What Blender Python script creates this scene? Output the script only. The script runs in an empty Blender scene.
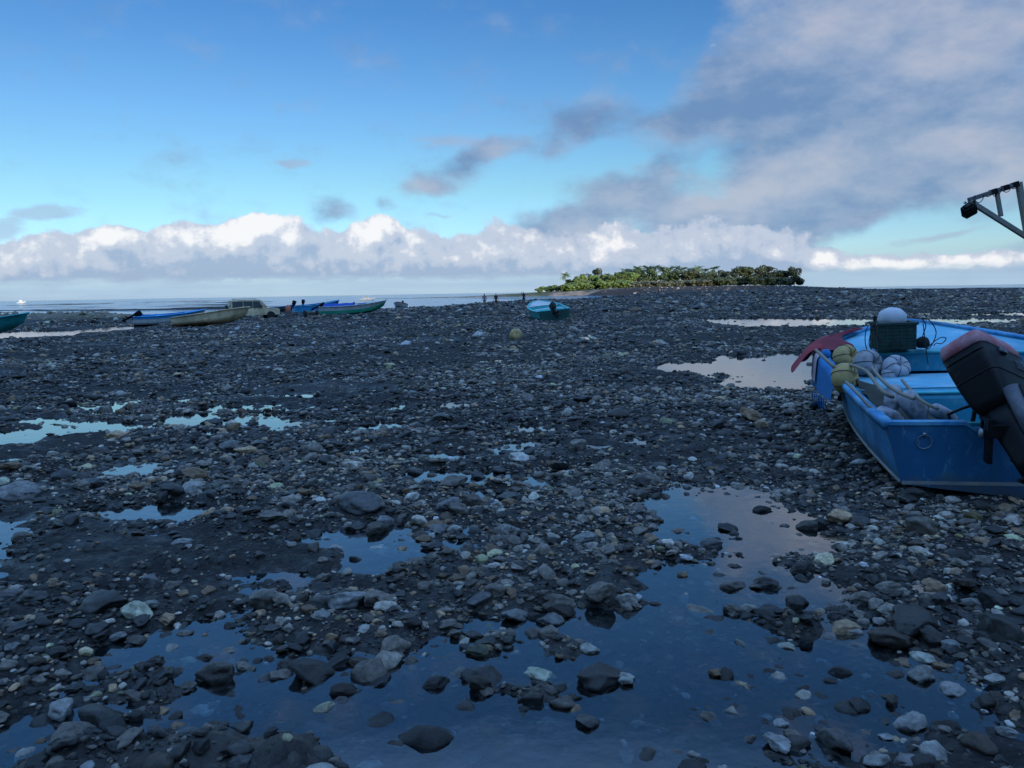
import bpy, bmesh, math, random
import numpy as np
from mathutils import Vector, Matrix, noise as mnoise
R = math.radians
random.seed(7)
rng = np.random.default_rng(11)
S = bpy.context.scene
COL = S.collection

# ------------------------------------------------------------------ camera
F, PITCH, ROLL, EYE = 800.0, R(6.52), R(0.95), 1.7
cam_d = bpy.data.cameras.new('camera'); cam_d.sensor_width = 36; cam_d.lens = 36 * F / 1024
cam_d.clip_start = 0.05; cam_d.clip_end = 60000
cam = bpy.data.objects.new('camera', cam_d); COL.objects.link(cam); S.camera = cam
cam.matrix_world = Matrix.Translation((0, 0, EYE)) @ Matrix.Rotation(R(90) - PITCH, 4, 'X') @ Matrix.Rotation(-ROLL, 4, 'Z')

def ray(px, py):
    xc, yc = (px - 512) / F, -(py - 384) / F
    c, s = math.cos(ROLL), math.sin(ROLL)
    x, y = c * xc + s * yc, -s * xc + c * yc
    return Vector((x, y * math.sin(PITCH) + math.cos(PITCH), y * math.cos(PITCH) - math.sin(PITCH)))

def at(px, py, z=0.0):            # point of the ground plane seen at this place of the photograph
    r = ray(px, py); t = (z - EYE) / r.z
    return Vector((0, 0, EYE)) + r * t

def at_depth(px, py, d):
    r = ray(px, py)
    return Vector((0, 0, EYE)) + r * (d / r.y)

# ------------------------------------------------------------------ materials
def nd(nt, typ, **kw):
    n = nt.nodes.new(typ)
    for k, v in kw.items():
        if k.startswith('i_'):
            n.inputs[int(k[2:]) if k[2:].isdigit() else k[2:].replace('_', ' ')].default_value = v
        else:
            setattr(n, k, v)
    return n

def new_mat(name):
    m = bpy.data.materials.new(name); m.use_nodes = True
    nt = m.node_tree; nt.nodes.clear()
    out = nd(nt, 'ShaderNodeOutputMaterial'); b = nd(nt, 'ShaderNodeBsdfPrincipled')
    nt.links.new(b.outputs[0], out.inputs[0])
    return m, nt, b

def c4(c): return (c[0], c[1], c[2], 1)

def paint(name, col, wear=None, amount=0.35, rough=0.45, scale=6.0, bump=0.15, metal=0.0, grime=None, chips=None):
    """paint or plastic with patches of wear / grime of their own shape"""
    m, nt, b = new_mat(name); L = nt.links.new
    wear = wear or tuple(min(1, x * 1.5 + .03) for x in col)
    tc = nd(nt, 'ShaderNodeTexCoord')
    n1 = nd(nt, 'ShaderNodeTexNoise'); n1.inputs['Scale'].default_value = scale; n1.inputs['Detail'].default_value = 8; n1.inputs['Roughness'].default_value = .65
    L(tc.outputs['Object'], n1.inputs['Vector'])
    r1 = nd(nt, 'ShaderNodeValToRGB'); r1.color_ramp.elements[0].position = .62 - amount * .35; r1.color_ramp.elements[1].position = .74 - amount * .2
    L(n1.outputs[0], r1.inputs[0])
    mx = nd(nt, 'ShaderNodeMix', data_type='RGBA'); mx.inputs[6].default_value = c4(col); mx.inputs[7].default_value = c4(wear)
    L(r1.outputs[0], mx.inputs[0])
    n2 = nd(nt, 'ShaderNodeTexNoise'); n2.inputs['Scale'].default_value = scale * .35; n2.inputs['Detail'].default_value = 5
    mp = nd(nt, 'ShaderNodeMapping'); mp.inputs['Scale'].default_value = (1, 1, .35); mp.inputs['Location'].default_value = (3, 1, 7)
    L(tc.outputs['Object'], mp.inputs[0]); L(mp.outputs[0], n2.inputs['Vector'])
    r2 = nd(nt, 'ShaderNodeValToRGB'); r2.color_ramp.elements[0].position = .45; r2.color_ramp.elements[1].position = .7
    L(n2.outputs[0], r2.inputs[0])
    m2 = nd(nt, 'ShaderNodeMix', data_type='RGBA'); g = grime or tuple(x * .45 + .008 for x in col); m2.inputs[7].default_value = c4(g)
    sc = nd(nt, 'ShaderNodeMath', operation='MULTIPLY'); sc.inputs[1].default_value = .55
    L(r2.outputs[0], sc.inputs[0]); L(sc.outputs[0], m2.inputs[0]); L(mx.outputs[2], m2.inputs[6]); cfin = m2.outputs[2]
    if chips:
        n3 = nd(nt, 'ShaderNodeTexNoise'); n3.inputs['Scale'].default_value = 16; n3.inputs['Detail'].default_value = 9; n3.inputs['Roughness'].default_value = .72
        mp3 = nd(nt, 'ShaderNodeMapping'); mp3.inputs['Scale'].default_value = (1, 1, .28); mp3.inputs['Location'].default_value = (1, 5, 2); L(tc.outputs['Object'], mp3.inputs[0]); L(mp3.outputs[0], n3.inputs['Vector'])
        r3 = nd(nt, 'ShaderNodeValToRGB'); r3.color_ramp.elements[0].position = .585; r3.color_ramp.elements[1].position = .64; L(n3.outputs[0], r3.inputs[0])
        s3 = nd(nt, 'ShaderNodeMath', operation='MULTIPLY'); s3.inputs[1].default_value = .75; L(r3.outputs[0], s3.inputs[0])
        m3 = nd(nt, 'ShaderNodeMix', data_type='RGBA'); m3.inputs[7].default_value = c4(chips); L(s3.outputs[0], m3.inputs[0]); L(cfin, m3.inputs[6]); cfin = m3.outputs[2]
        sx = nd(nt, 'ShaderNodeSeparateXYZ'); L(tc.outputs['Object'], sx.inputs[0]); zz = nd(nt, 'ShaderNodeMath', operation='MULTIPLY_ADD'); L(n1.outputs[0], zz.inputs[0]); zz.inputs[1].default_value = -.45; L(sx.outputs[2], zz.inputs[2])
        r4 = nd(nt, 'ShaderNodeMapRange'); r4.inputs[1].default_value = -.02; r4.inputs[2].default_value = -.14; r4.inputs[3].default_value = 0; r4.inputs[4].default_value = .7; L(zz.outputs[0], r4.inputs[0])
        m4 = nd(nt, 'ShaderNodeMix', data_type='RGBA'); m4.inputs[7].default_value = (.07, .075, .07, 1); L(r4.outputs[0], m4.inputs[0]); L(cfin, m4.inputs[6]); cfin = m4.outputs[2]
    L(cfin, b.inputs['Base Color'])
    rr = nd(nt, 'ShaderNodeMapRange'); rr.inputs[3].default_value = rough - .12; rr.inputs[4].default_value = min(1, rough + .25)
    L(n1.outputs[0], rr.inputs[0]); L(rr.outputs[0], b.inputs['Roughness'])
    b.inputs['Metallic'].default_value = metal
    bp = nd(nt, 'ShaderNodeBump'); bp.inputs['Strength'].default_value = bump; bp.inputs['Distance'].default_value = .02
    L(n1.outputs[0], bp.inputs['Height']); L(bp.outputs[0], b.inputs['Normal'])
    return m

def fabric(name, col, col2, scale=40.0):
    m, nt, b = new_mat(name); L = nt.links.new
    tc = nd(nt, 'ShaderNodeTexCoord'); n = nd(nt, 'ShaderNodeTexNoise'); n.inputs['Scale'].default_value = scale; n.inputs['Detail'].default_value = 6
    L(tc.outputs['Object'], n.inputs[0])
    mx = nd(nt, 'ShaderNodeMix', data_type='RGBA'); mx.inputs[6].default_value = c4(col); mx.inputs[7].default_value = c4(col2)
    L(n.outputs[0], mx.inputs[0]); L(mx.outputs[2], b.inputs['Base Color']); b.inputs['Roughness'].default_value = .95
    bp = nd(nt, 'ShaderNodeBump'); bp.inputs['Strength'].default_value = .4; bp.inputs['Distance'].default_value = .01
    L(n.outputs[0], bp.inputs['Height']); L(bp.outputs[0], b.inputs['Normal'])
    return m

# ------------------------------------------------------------------ objects
def link(o, parent=None):
    COL.objects.link(o)
    if parent: o.parent = parent
    return o

def tag(o, label=None, cat=None, group=None, kind=None):
    if label: o['label'] = label
    if cat: o['category'] = cat
    if group: o['group'] = group
    if kind: o['kind'] = kind
    return o

def empty(name, loc, rot=None):
    o = bpy.data.objects.new(name, None); o.empty_display_size = .2; COL.objects.link(o)
    if rot is None: o.location = loc
    else: o.matrix_world = Matrix.Translation(loc) @ rot.to_4x4()
    return o

def np_mesh(name, V, Fc, mats, attr=None, smooth=True, fcol=None):
    """V (n,3); Fc (m,3|4) array of equal polygons"""
    me = bpy.data.meshes.new(name); V = np.ascontiguousarray(V, dtype=np.float32); Fc = np.ascontiguousarray(Fc, dtype=np.int32)
    k = Fc.shape[1]
    me.vertices.add(len(V)); me.vertices.foreach_set('co', V.ravel())
    me.loops.add(Fc.size); me.loops.foreach_set('vertex_index', Fc.ravel())
    me.polygons.add(len(Fc)); me.polygons.foreach_set('loop_start', np.arange(0, Fc.size, k, dtype=np.int32))
    if smooth: me.polygons.foreach_set('use_smooth', np.ones(len(Fc), dtype=bool))
    me.update(calc_edges=True)
    for m in (mats if isinstance(mats, (list, tuple)) else [mats]): me.materials.append(m)
    for an, a in (attr or {}).items():
        if a.ndim == 1:
            at_ = me.attributes.new(an, 'FLOAT', 'POINT'); at_.data.foreach_set('value', a.astype(np.float32))
        else:
            at_ = me.attributes.new(an, 'FLOAT_COLOR', 'POINT'); at_.data.foreach_set('color', np.ascontiguousarray(np.c_[a, np.ones(len(a))], dtype=np.float32).ravel())
    return me

class MB:
    def __init__(s): s.v = []; s.f = []; s.mi = []; s.m = 0
    def add(s, vs, fs):
        o = len(s.v); s.v += [tuple(x) for x in vs]
        for f in fs: s.f.append([i + o for i in f]); s.mi.append(s.m)
    def box(s, c, size, rot=None, taper=1.0):
        x, y, z = (q / 2 for q in size); vs = []
        for sz in (-1, 1):
            t = taper if sz > 0 else 1
            for sx, sy in ((-1, -1), (1, -1), (1, 1), (-1, 1)):
                p = Vector((sx * x * t, sy * y * t, sz * z))
                vs.append((rot @ p if rot else p) + Vector(c))
        s.add(vs, [(0, 3, 2, 1), (4, 5, 6, 7), (0, 1, 5, 4), (1, 2, 6, 5), (2, 3, 7, 6), (3, 0, 4, 7)])
    def tube(s, pts, r, n=8, close=False):
        pts = [Vector(p) for p in pts]; m = len(pts); rs = r if isinstance(r, (list, tuple)) else [r] * m
        vs = []; up = None
        for i, p in enumerate(pts):
            a = pts[(i - 1) % m] if (i > 0 or close) else p; b = pts[(i + 1) % m] if (i < m - 1 or close) else p
            d = (b - a).normalized()
            if up is None: up = d.orthogonal().normalized()
            up = (up - d * up.dot(d)); up = up.normalized() if up.length > 1e-6 else d.orthogonal().normalized()
            q = d.cross(up)
            for k in range(n):
                t = 2 * math.pi * k / n; vs.append(p + (up * math.cos(t) + q * math.sin(t)) * rs[i])
        fs = []
        for i in range(m if close else m - 1):
            j = (i + 1) % m
            for k in range(n):
                k2 = (k + 1) % n; fs.append((i * n + k, j * n + k, j * n + k2, i * n + k2))
        if not close: fs += [tuple(range(n)), tuple(reversed(range((m - 1) * n, m * n)))]
        s.add(vs, fs)
    def loft(s, rings, cap=True, close=False):
        n = len(rings[0]); vs = [p for r_ in rings for p in r_]; fs = []; m = len(rings)
        for i in range(m if close else m - 1):
            j = (i + 1) % m
            for k in range(n):
                k2 = (k + 1) % n; fs.append((i * n + k, i * n + k2, j * n + k2, j * n + k))
        if cap and not close: fs += [tuple(reversed(range(n))), tuple(range((m - 1) * n, m * n))]
        s.add(vs, fs)
    def grid(s, rows):
        n = len(rows[0]); vs = [p for r_ in rows for p in r_]
        s.add(vs, [(i * n + k, i * n + k + 1, (i + 1) * n + k + 1, (i + 1) * n + k) for i in range(len(rows) - 1) for k in range(n - 1)])
    def lathe(s, prof, n=16, M=None):
        rings = [[Vector((r_ * math.cos(2 * math.pi * k / n), r_ * math.sin(2 * math.pi * k / n), z)) for k in range(n)] for r_, z in prof]
        if M: rings = [[M @ p for p in q] for q in rings]
        s.loft(rings)
    def build(s, name, mats, parent=None, smooth=False, bevel=0, sub=0, solid=0, loc=None, recalc=True):
        me = bpy.data.meshes.new(name); me.from_pydata([tuple(p) for p in s.v], [], s.f)
        for m in (mats if isinstance(mats, (list, tuple)) else [mats]): me.materials.append(m)
        me.polygons.foreach_set('material_index', s.mi)
        if recalc:
            bm = bmesh.new(); bm.from_mesh(me); bmesh.ops.recalc_face_normals(bm, faces=bm.faces); bm.to_mesh(me); bm.free()
        me.polygons.foreach_set('use_smooth', [smooth] * len(me.polygons)); me.update()
        o = bpy.data.objects.new(name, me); link(o, parent)
        if loc is not None: o.location = loc
        if solid:
            d = o.modifiers.new('s', 'SOLIDIFY'); d.thickness = solid; d.offset = 0
        if bevel:
            d = o.modifiers.new('b', 'BEVEL'); d.width = bevel; d.segments = 2; d.limit_method = 'ANGLE'; d.angle_limit = R(40)
            d.harden_normals = False
        if sub:
            d = o.modifiers.new('u', 'SUBSURF'); d.levels = sub; d.render_levels = sub
        return o

def copy_tree(o, parent=None):
    c = o.copy(); COL.objects.link(c)
    if parent: c.parent = parent
    for ch in list(o.children): copy_tree(ch, c)
    return c

# ------------------------------------------------------------------ noise
def _hash(ix, iy, seed):
    h = (ix.astype(np.int64) * 374761393 + iy.astype(np.int64) * 668265263 + seed * 974634777) & 0xffffffff
    h = ((h ^ (h >> 13)) * 1274126177) & 0xffffffff
    return ((h ^ (h >> 16)) & 0xffff) / 65535.0
def vnoise(x, y, seed=0):
    ix, iy = np.floor(x), np.floor(y); fx, fy = x - ix, y - iy
    fx = fx * fx * fx * (fx * (fx * 6 - 15) + 10); fy = fy * fy * fy * (fy * (fy * 6 - 15) + 10)
    a, b = _hash(ix, iy, seed), _hash(ix + 1, iy, seed); c, d = _hash(ix, iy + 1, seed), _hash(ix + 1, iy + 1, seed)
    return (a + (b - a) * fx) * (1 - fy) + (c + (d - c) * fx) * fy - .5
def fbm(x, y, sc, octv=4, seed=0):
    t = 0; a = 1.0; f = 1.0 / sc
    for i in range(octv):
        ang = i * .9; c, s = math.cos(ang), math.sin(ang)
        t = t + a * vnoise((x * c - y * s) * f, (x * s + y * c) * f, seed + i * 17); a *= .5; f *= 2.03
    return t
def sstep(a, b, x):
    t = np.clip((x - a) / (b - a), 0, 1); return t * t * (3 - 2 * t)

def poly_sd(x, y, P):
    """signed distance to polygon, positive inside"""
    d = np.full(x.shape, 1e18); ins = np.zeros(x.shape, bool); n = len(P)
    for i in range(n):
        ax, ay = P[i]; bx, by = P[(i + 1) % n]; ex, ey = bx - ax, by - ay
        t = np.clip(((x - ax) * ex + (y - ay) * ey) / (ex * ex + ey * ey + 1e-12), 0, 1)
        d = np.minimum(d, (x - ax - t * ex) ** 2 + (y - ay - t * ey) ** 2)
        c = ((ay > y) != (by > y)) & (x < (bx - ax) * (y - ay) / (by - ay + 1e-12) + ax)
        ins ^= c
    return np.where(ins, 1, -1) * np.sqrt(d)

# ------------------------------------------------------------------ terrain
SEA_Z = -0.45
def pd(px, D): return ((px - 512) / F * D, D)
LAND = [(-420, 60), (-260, 82), pd(-150, 90), pd(0, 92), pd(120, 92), pd(165, 84), pd(235, 98), pd(300, 120), pd(385, 118), pd(400, 116), pd(420, 132), pd(455, 142),
        pd(480, 150), pd(520, 172), pd(580, 190), pd(625, 240), pd(648, 300), pd(630, 380), pd(590, 402), pd(540, 410), pd(480, 416), pd(400, 424), pd(330, 440),
        pd(400, 452), pd(500, 500), pd(560, 560), pd(660, 640), pd(790, 600), pd(840, 470), pd(905, 350), pd(985, 305), pd(1080, 260), pd(1300, 230), (420, 150),
        (600, -50), (700, -900), (-700, -900), (-600, -50)]
PX_POOLS = [  # outlines of the pools, as seen
    [(700, 319), (760, 317.5), (872, 319.5), (1040, 317), (1040, 323), (880, 326), (740, 327.5), (712, 324)],
    [(655, 370), (690, 362), (745, 355), (800, 352), (830, 356), (835, 372), (815, 388), (760, 387), (722, 384), (735, 376), (700, 372)],
    [(500, 455), (530, 447), (575, 450), (588, 461), (610, 466), (580, 470), (520, 466), (470, 476), (436, 476), (470, 464)],
    [(636, 500), (680, 486), (735, 487), (790, 505), (832, 535), (828, 553), (770, 556), (700, 552), (640, 548), (600, 545), (640, 528)],
    [(318, 560), (350, 545), (382, 549), (372, 572), (340, 590), (322, 580)],
    [(394, 582), (418, 562), (460, 571), (452, 588), (410, 594)],
    [(0, 556), (40, 549), (58, 556), (40, 572), (-10, 580), (-40, 570)],
    [(0, 438), (50, 432), (58, 438), (30, 444), (-30, 448)],
    [(84, 412), (120, 408), (165, 416), (180, 424), (130, 428), (92, 424)],
    [(100, 516), (140, 508), (168, 510), (150, 520), (110, 524)],
    [(836, 500), (860, 498), (866, 520), (850, 526)],
    [(112, 652), (150, 640), (215, 628), (250, 636), (330, 652), (400, 640), (440, 628), (500, 606), (560, 590), (600, 566), (640, 548), (700, 556), (760, 558), (800, 580),
     (850, 606), (900, 640), (960, 690), (1000, 730), (940, 720), (900, 700), (850, 690), (820, 720), (790, 800), (700, 880), (400, 900), (-60, 860), (-80, 770), (30, 730), (130, 700), (130, 680)],
    [(60, 371), (130, 369), (150, 374), (80, 378)], [(170, 400), (190, 399), (196, 404), (174, 406)],
    [(425, 338.4), (446, 337.6), (448, 341.5), (424, 342)], [(578, 335.5), (592, 334.6), (598, 340), (580, 341)],
    [(256, 397), (275, 395), (300, 398), (290, 402), (262, 402)], [(630, 440), (650, 438), (655, 444), (636, 446)], [(870, 308), (905, 307), (930, 310), (880, 311)],
    [(955, 314), (1060, 312), (1060, 315.5), (970, 317)], [(775, 306), (830, 305), (836, 307), (780, 308)],
    [(940, 585), (975, 590), (970, 600), (945, 597)], [(160, 470), (230, 455), (236, 462), (180, 480)], [(230, 520), (300, 505), (310, 512), (245, 532)],
]
LEFT_POOL_Z = -0.16
PX_LEFT_POOL = [(-60, 344), (10, 341), (60, 338), (110, 333.5), (150, 329), (150, 325.5), (110, 327), (60, 330), (0, 332), (-60, 334)]
POOLS = [[(v.x, v.y) for v in (at(*p) for p in P)] for P in PX_POOLS]
RAGGED = [POOLS[i] for i in (6, 7, 8, 9, 2, 4, 5, 12, 13, 16, 22, 23)]
LPOOL = [(v.x, v.y) for v in (at(p[0], p[1], LEFT_POOL_Z) for p in PX_LEFT_POOL)]
ISL = pd(672, 455)

def base_h(x, y):
    az = np.degrees(np.arctan2(x, np.maximum(y, .1)))
    w = sstep(2, -6, az)
    h = -0.34 * sstep(17, 120, y) * w
    # rise of the rocky spit towards the island
    d = np.sqrt(((x - ISL[0]) / 118) ** 2 + ((y - ISL[1] + 12) / 112) ** 2)
    h = h + 2.7 * sstep(1.12, .25, d) + .7 * sstep(140, 330, y) * sstep(4, 10, az) * sstep(24, 18, az)
    # low bank of dark rocks on the left
    b = poly_sd(x, y, [(-66, 62), (-46, 63), (-32, 68), (-33, 77), (-60, 82), (-80, 78)])
    h = h + 0.62 * sstep(-4, 5, b + 2.5 * fbm(x, y, 6, 3, 5))
    return h
POOL_BB = None
def pool_field(x, y):
    m = np.full(x.shape, -9.0)
    sel = (y > .5) & (y < 75)
    xs, ys = x[sel], y[sel]
    k = np.clip(ys / 6, .7, 4)
    nz = fbm(xs, ys / (1 + ys * .05), .9, 4, 3) * .42 * k + fbm(xs, ys, .28, 3, 9) * .2
    nz2 = (fbm(xs * .45, ys * .8 + xs * .2, .34, 3, 13) * 1.1 + fbm(xs, ys, 1.1, 2, 19) * .4) * k
    best = np.full(xs.shape, -9.0)
    for P in POOLS:
        a = np.array(P); wd = (a[:, 1].max() - a[:, 1].min())
        sd = poly_sd(xs, ys, P)
        if P in RAGGED: best = np.maximum(best, np.maximum(sd, -9) * .5 + nz2 - (.13 if P in RAGGED[:4] + RAGGED[7:] else -.06))
        else: best = np.maximum(best, np.maximum(sd, -9) + nz * min(1, .25 + wd / 4))
    m[sel] = best
    return m
def terrain(x, y, detail=True):
    h = base_h(x, y)
    near = sstep(90, 10, y)
    rel = .040 + fbm(x, y, 2.2, 4, 21) * .055 + (fbm(x, y, .42, 3, 31) * .045 + np.abs(fbm(x, y, .13, 2, 33)) * .035) * sstep(60, 12, np.abs(y))
    far = sstep(25, 70, y)
    rel = rel + far * fbm(x, y, 7, 4, 41) * .22
    st = sstep(.05, .28, fbm(x * .55 - y * .25, y * .9 + x * .15, .75, 4, 63) + .25 * fbm(x, y, .2, 2, 65)) * sstep(3.5, 5, y) * sstep(17, 12, y) * sstep(1.5, -1.2, x - (y - 5) * .12)
    rel = rel - .043 * st
    lump = np.abs(fbm(x, y, .8, 3, 51)); rel = rel + far * (.25 - lump) * .22 * sstep(500, 60, y)
    m = pool_field(x, y)
    k = sstep(-.42, .22, m)
    cl = np.maximum(0, fbm(x, y, .55, 4, 57) - .07)
    h = h + rel * (1 - .55 * k) + (-.044 + .24 * cl * (.25 + .75 * sstep(5.3, 4.7, y)) * sstep(13, 9, y)) * k - .02 * sstep(.15, .7, m)
    lp = poly_sd(x, y, LPOOL) + fbm(x, y, 3, 3, 77) * 2.2
    kl = sstep(-.8, .6, lp); h = h * (1 - kl) + (LEFT_POOL_Z - .08) * kl
    # sea
    sd = poly_sd(x, y, LAND) + fbm(x, y, 14, 4, 61) * np.clip(np.abs(y) * .035, 1, 14)
    land = sstep(-9, 7, sd)
    reef = fbm(x * .45, y * 1.3, 11, 4, 71)
    shelf = SEA_Z - .42 + .62 * np.clip(reef, -.2, .42) * sstep(-150, -8, sd)
    # reef strips beyond the flats on the right and off the left shore
    az = np.degrees(np.arctan2(x, np.maximum(y, .1)))
    rr = np.maximum(sstep(14, 22, az), sstep(-12, -20, az) * .8)
    shelf = shelf + rr * sstep(-520, -20, sd) * (.20 + 1.25 * fbm(x * .22, y, 16, 4, 73))
    shelf = shelf - 1.5 * sstep(-300, -700, sd)
    return h * land + shelf * (1 - land), m, sd

def build_ground():
    ca = np.radians(np.arange(-41, 41.01, .17)); oa = np.radians(np.arange(41 + 3, 360 - 41 - 2, 4.0))
    ang = np.concatenate([ca, oa])
    r = [.02, .6, 1.2, 1.8, 2.1]; 
    while r[-1] < 70: r.append(r[-1] * 1.0075)
    while r[-1] < 700: r.append(r[-1] * 1.012)
    while r[-1] < 30000: r.append(r[-1] * 1.25)
    r = np.array(r); A, RR = np.meshgrid(ang, r)
    x, y = RR * np.sin(A), RR * np.cos(A)
    h, m, sd = terrain(x.ravel(), y.ravel())
    x, y = x.ravel(), y.ravel()
    h = np.where(np.hypot(x, y) > 1200, np.minimum(h, -3), h)
    na, nr = len(ang), len(r)
    i = np.arange(nr - 1)[:, None] * na; j = np.arange(na)[None, :]; j2 = (j + 1) % na
    Fc = np.stack([i + j, i + na + j, i + na + j2, i + j2], -1).reshape(-1, 4)[:, ::-1]
    d = np.sqrt(((x - ISL[0]) / 118) ** 2 + ((y - ISL[1]) / 100) ** 2)
    sandy = sstep(395, 404, y + fbm(x, y, 12, 3, 81) * 10) * sstep(660, 590, 512 + x / np.maximum(y, 1) * F + fbm(x, y, 15, 3, 83) * 60)
    azp = 512 + x / np.maximum(y, 1) * F
    green = sstep(404, 420, y + fbm(x, y, 10, 3, 85) * 12) * sstep(1.0, .8, d)
    bank = sstep(-2, 3, poly_sd(x, y, [(-66, 61), (-46, 62), (-30, 68), (-33, 77), (-60, 82), (-80, 78)]))
    wet = np.clip(sstep(-.9, .05, m) * .8 + .6 * sstep(-.0, .3, fbm(x, y, 3.0, 3, 91)) * sstep(2, -3, x + y * .12), 0, 1)
    me = np_mesh('ground', np.c_[x, y, h], Fc, MAT['ground'], dict(sand=sandy * (1 - green), green=green, bank=bank, wet=wet, bed=.55 * sstep(.0, .5, m) * sstep(6, 4.6, y)))
    o = link(bpy.data.objects.new('ground', me)); tag(o, kind='structure')
    return o

# ------------------------------------------------------------------ materials of the setting
MAT = {}
def make_ground_mat():
    m, nt, b = new_mat('ground'); L = nt.links.new
    g = nd(nt, 'ShaderNodeNewGeometry')
    def noise(sc, det=6, ro=.6):
        n = nd(nt, 'ShaderNodeTexNoise'); n.inputs['Scale'].default_value = sc; n.inputs['Detail'].default_value = det; n.inputs['Roughness'].default_value = ro
        L(g.outputs['Position'], n.inputs['Vector']); return n.outputs[0]
    def ramp(v, stops):
        r = nd(nt, 'ShaderNodeValToRGB'); e = r.color_ramp.elements
        while len(e) < len(stops): e.new(.5)
        for k, (p, c) in enumerate(stops): e[k].position = p; e[k].color = c4(c)
        L(v, r.inputs[0]); return r.outputs[0]
    def mix(f, a, bb):
        x = nd(nt, 'ShaderNodeMix', data_type='RGBA')
        for s_, v in ((0, f), (6, a), (7, bb)):
            if isinstance(v, (int, float)): x.inputs[s_].default_value = v
            elif isinstance(v, tuple): x.inputs[s_].default_value = c4(v)
            else: L(v, x.inputs[s_])
        return x.outputs[2]
    def attr(n_):
        a = nd(nt, 'ShaderNodeAttribute'); a.attribute_name = n_; return a.outputs['Fac']
    fine = noise(38, 8, .7); mid = noise(5, 6, .6); big = noise(.5, 5)
    vor = nd(nt, 'ShaderNodeTexVoronoi'); vor.inputs['Scale'].default_value = 30; L(g.outputs['Position'], vor.inputs['Vector'])
    grit = ramp(fine, [(.38, (.005, .0045, .004)), (.56, (.018, .0155, .013)), (.72, (.07, .060, .050))])
    mud = ramp(mid, [(.38, (.006, .0055, .005)), (.72, (.026, .022, .019))])
    dark = mix(ramp(big, [(.4, (0, 0, 0)), (.62, (1, 1, 1))]), grit, mud)
    vc = ramp(vor.outputs['Color'], [(.25, (.004, .004, .004)), (.75, (.035, .031, .027)), (.95, (.15, .13, .11))])
    dark = mix(.38, dark, vc)
    bankc = ramp(noise(1.4, 7, .7), [(.35, (.08, .066, .046)), (.55, (.20, .165, .115)), (.7, (.15, .16, .075))])
    sandc = ramp(noise(.25, 7, .65), [(.35, (.10, .08, .06)), (.55, (.27, .21, .155)), (.7, (.36, .29, .22))])
    grn = ramp(noise(.3, 6, .7), [(.35, (.03, .045, .018)), (.65, (.08, .10, .035))])
    silt = nd(nt, 'ShaderNodeMath', operation='MULTIPLY'); L(attr('bed'), silt.inputs[0]); L(ramp(noise(7, 7, .7), [(.35, (.1, .1, .1)), (.65, (1, 1, 1))]), silt.inputs[1])
    dark = mix(silt.outputs[0], dark, ramp(noise(22, 8, .75), [(.38, (.02, .018, .015)), (.6, (.10, .09, .075)), (.72, (.2, .185, .16))]))
    c = mix(attr('bank'), dark, bankc); c = mix(attr('sand'), c, sandc); c = mix(attr('green'), c, grn)
    L(c, b.inputs['Base Color'])
    w = nd(nt, 'ShaderNodeMath', operation='MULTIPLY'); L(attr('wet'), w.inputs[0]); L(ramp(noise(2.6, 5, .6), [(.36, (0, 0, 0)), (.6, (1, 1, 1))]), w.inputs[1])
    ro = nd(nt, 'ShaderNodeMapRange'); ro.inputs[3].default_value = .85; ro.inputs[4].default_value = .12; L(w.outputs[0], ro.inputs[0]); L(ro.outputs[0], b.inputs['Roughness'])
    b.inputs['IOR'].default_value = 1.4
    hsum = nd(nt, 'ShaderNodeMath', operation='MULTIPLY_ADD'); L(vor.outputs['Distance'], hsum.inputs[0]); hsum.inputs[1].default_value = -.8; L(fine, hsum.inputs[2])
    bp = nd(nt, 'ShaderNodeBump'); bp.inputs['Distance'].default_value = .03; L(hsum.outputs[0], bp.inputs['Height'])
    bs = nd(nt, 'ShaderNodeMapRange'); bs.inputs[3].default_value = 1.0; bs.inputs[4].default_value = .5; L(w.outputs[0], bs.inputs[0]); L(bs.outputs[0], bp.inputs['Strength'])
    L(bp.outputs[0], b.inputs['Normal'])
    MAT['ground'] = m

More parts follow.
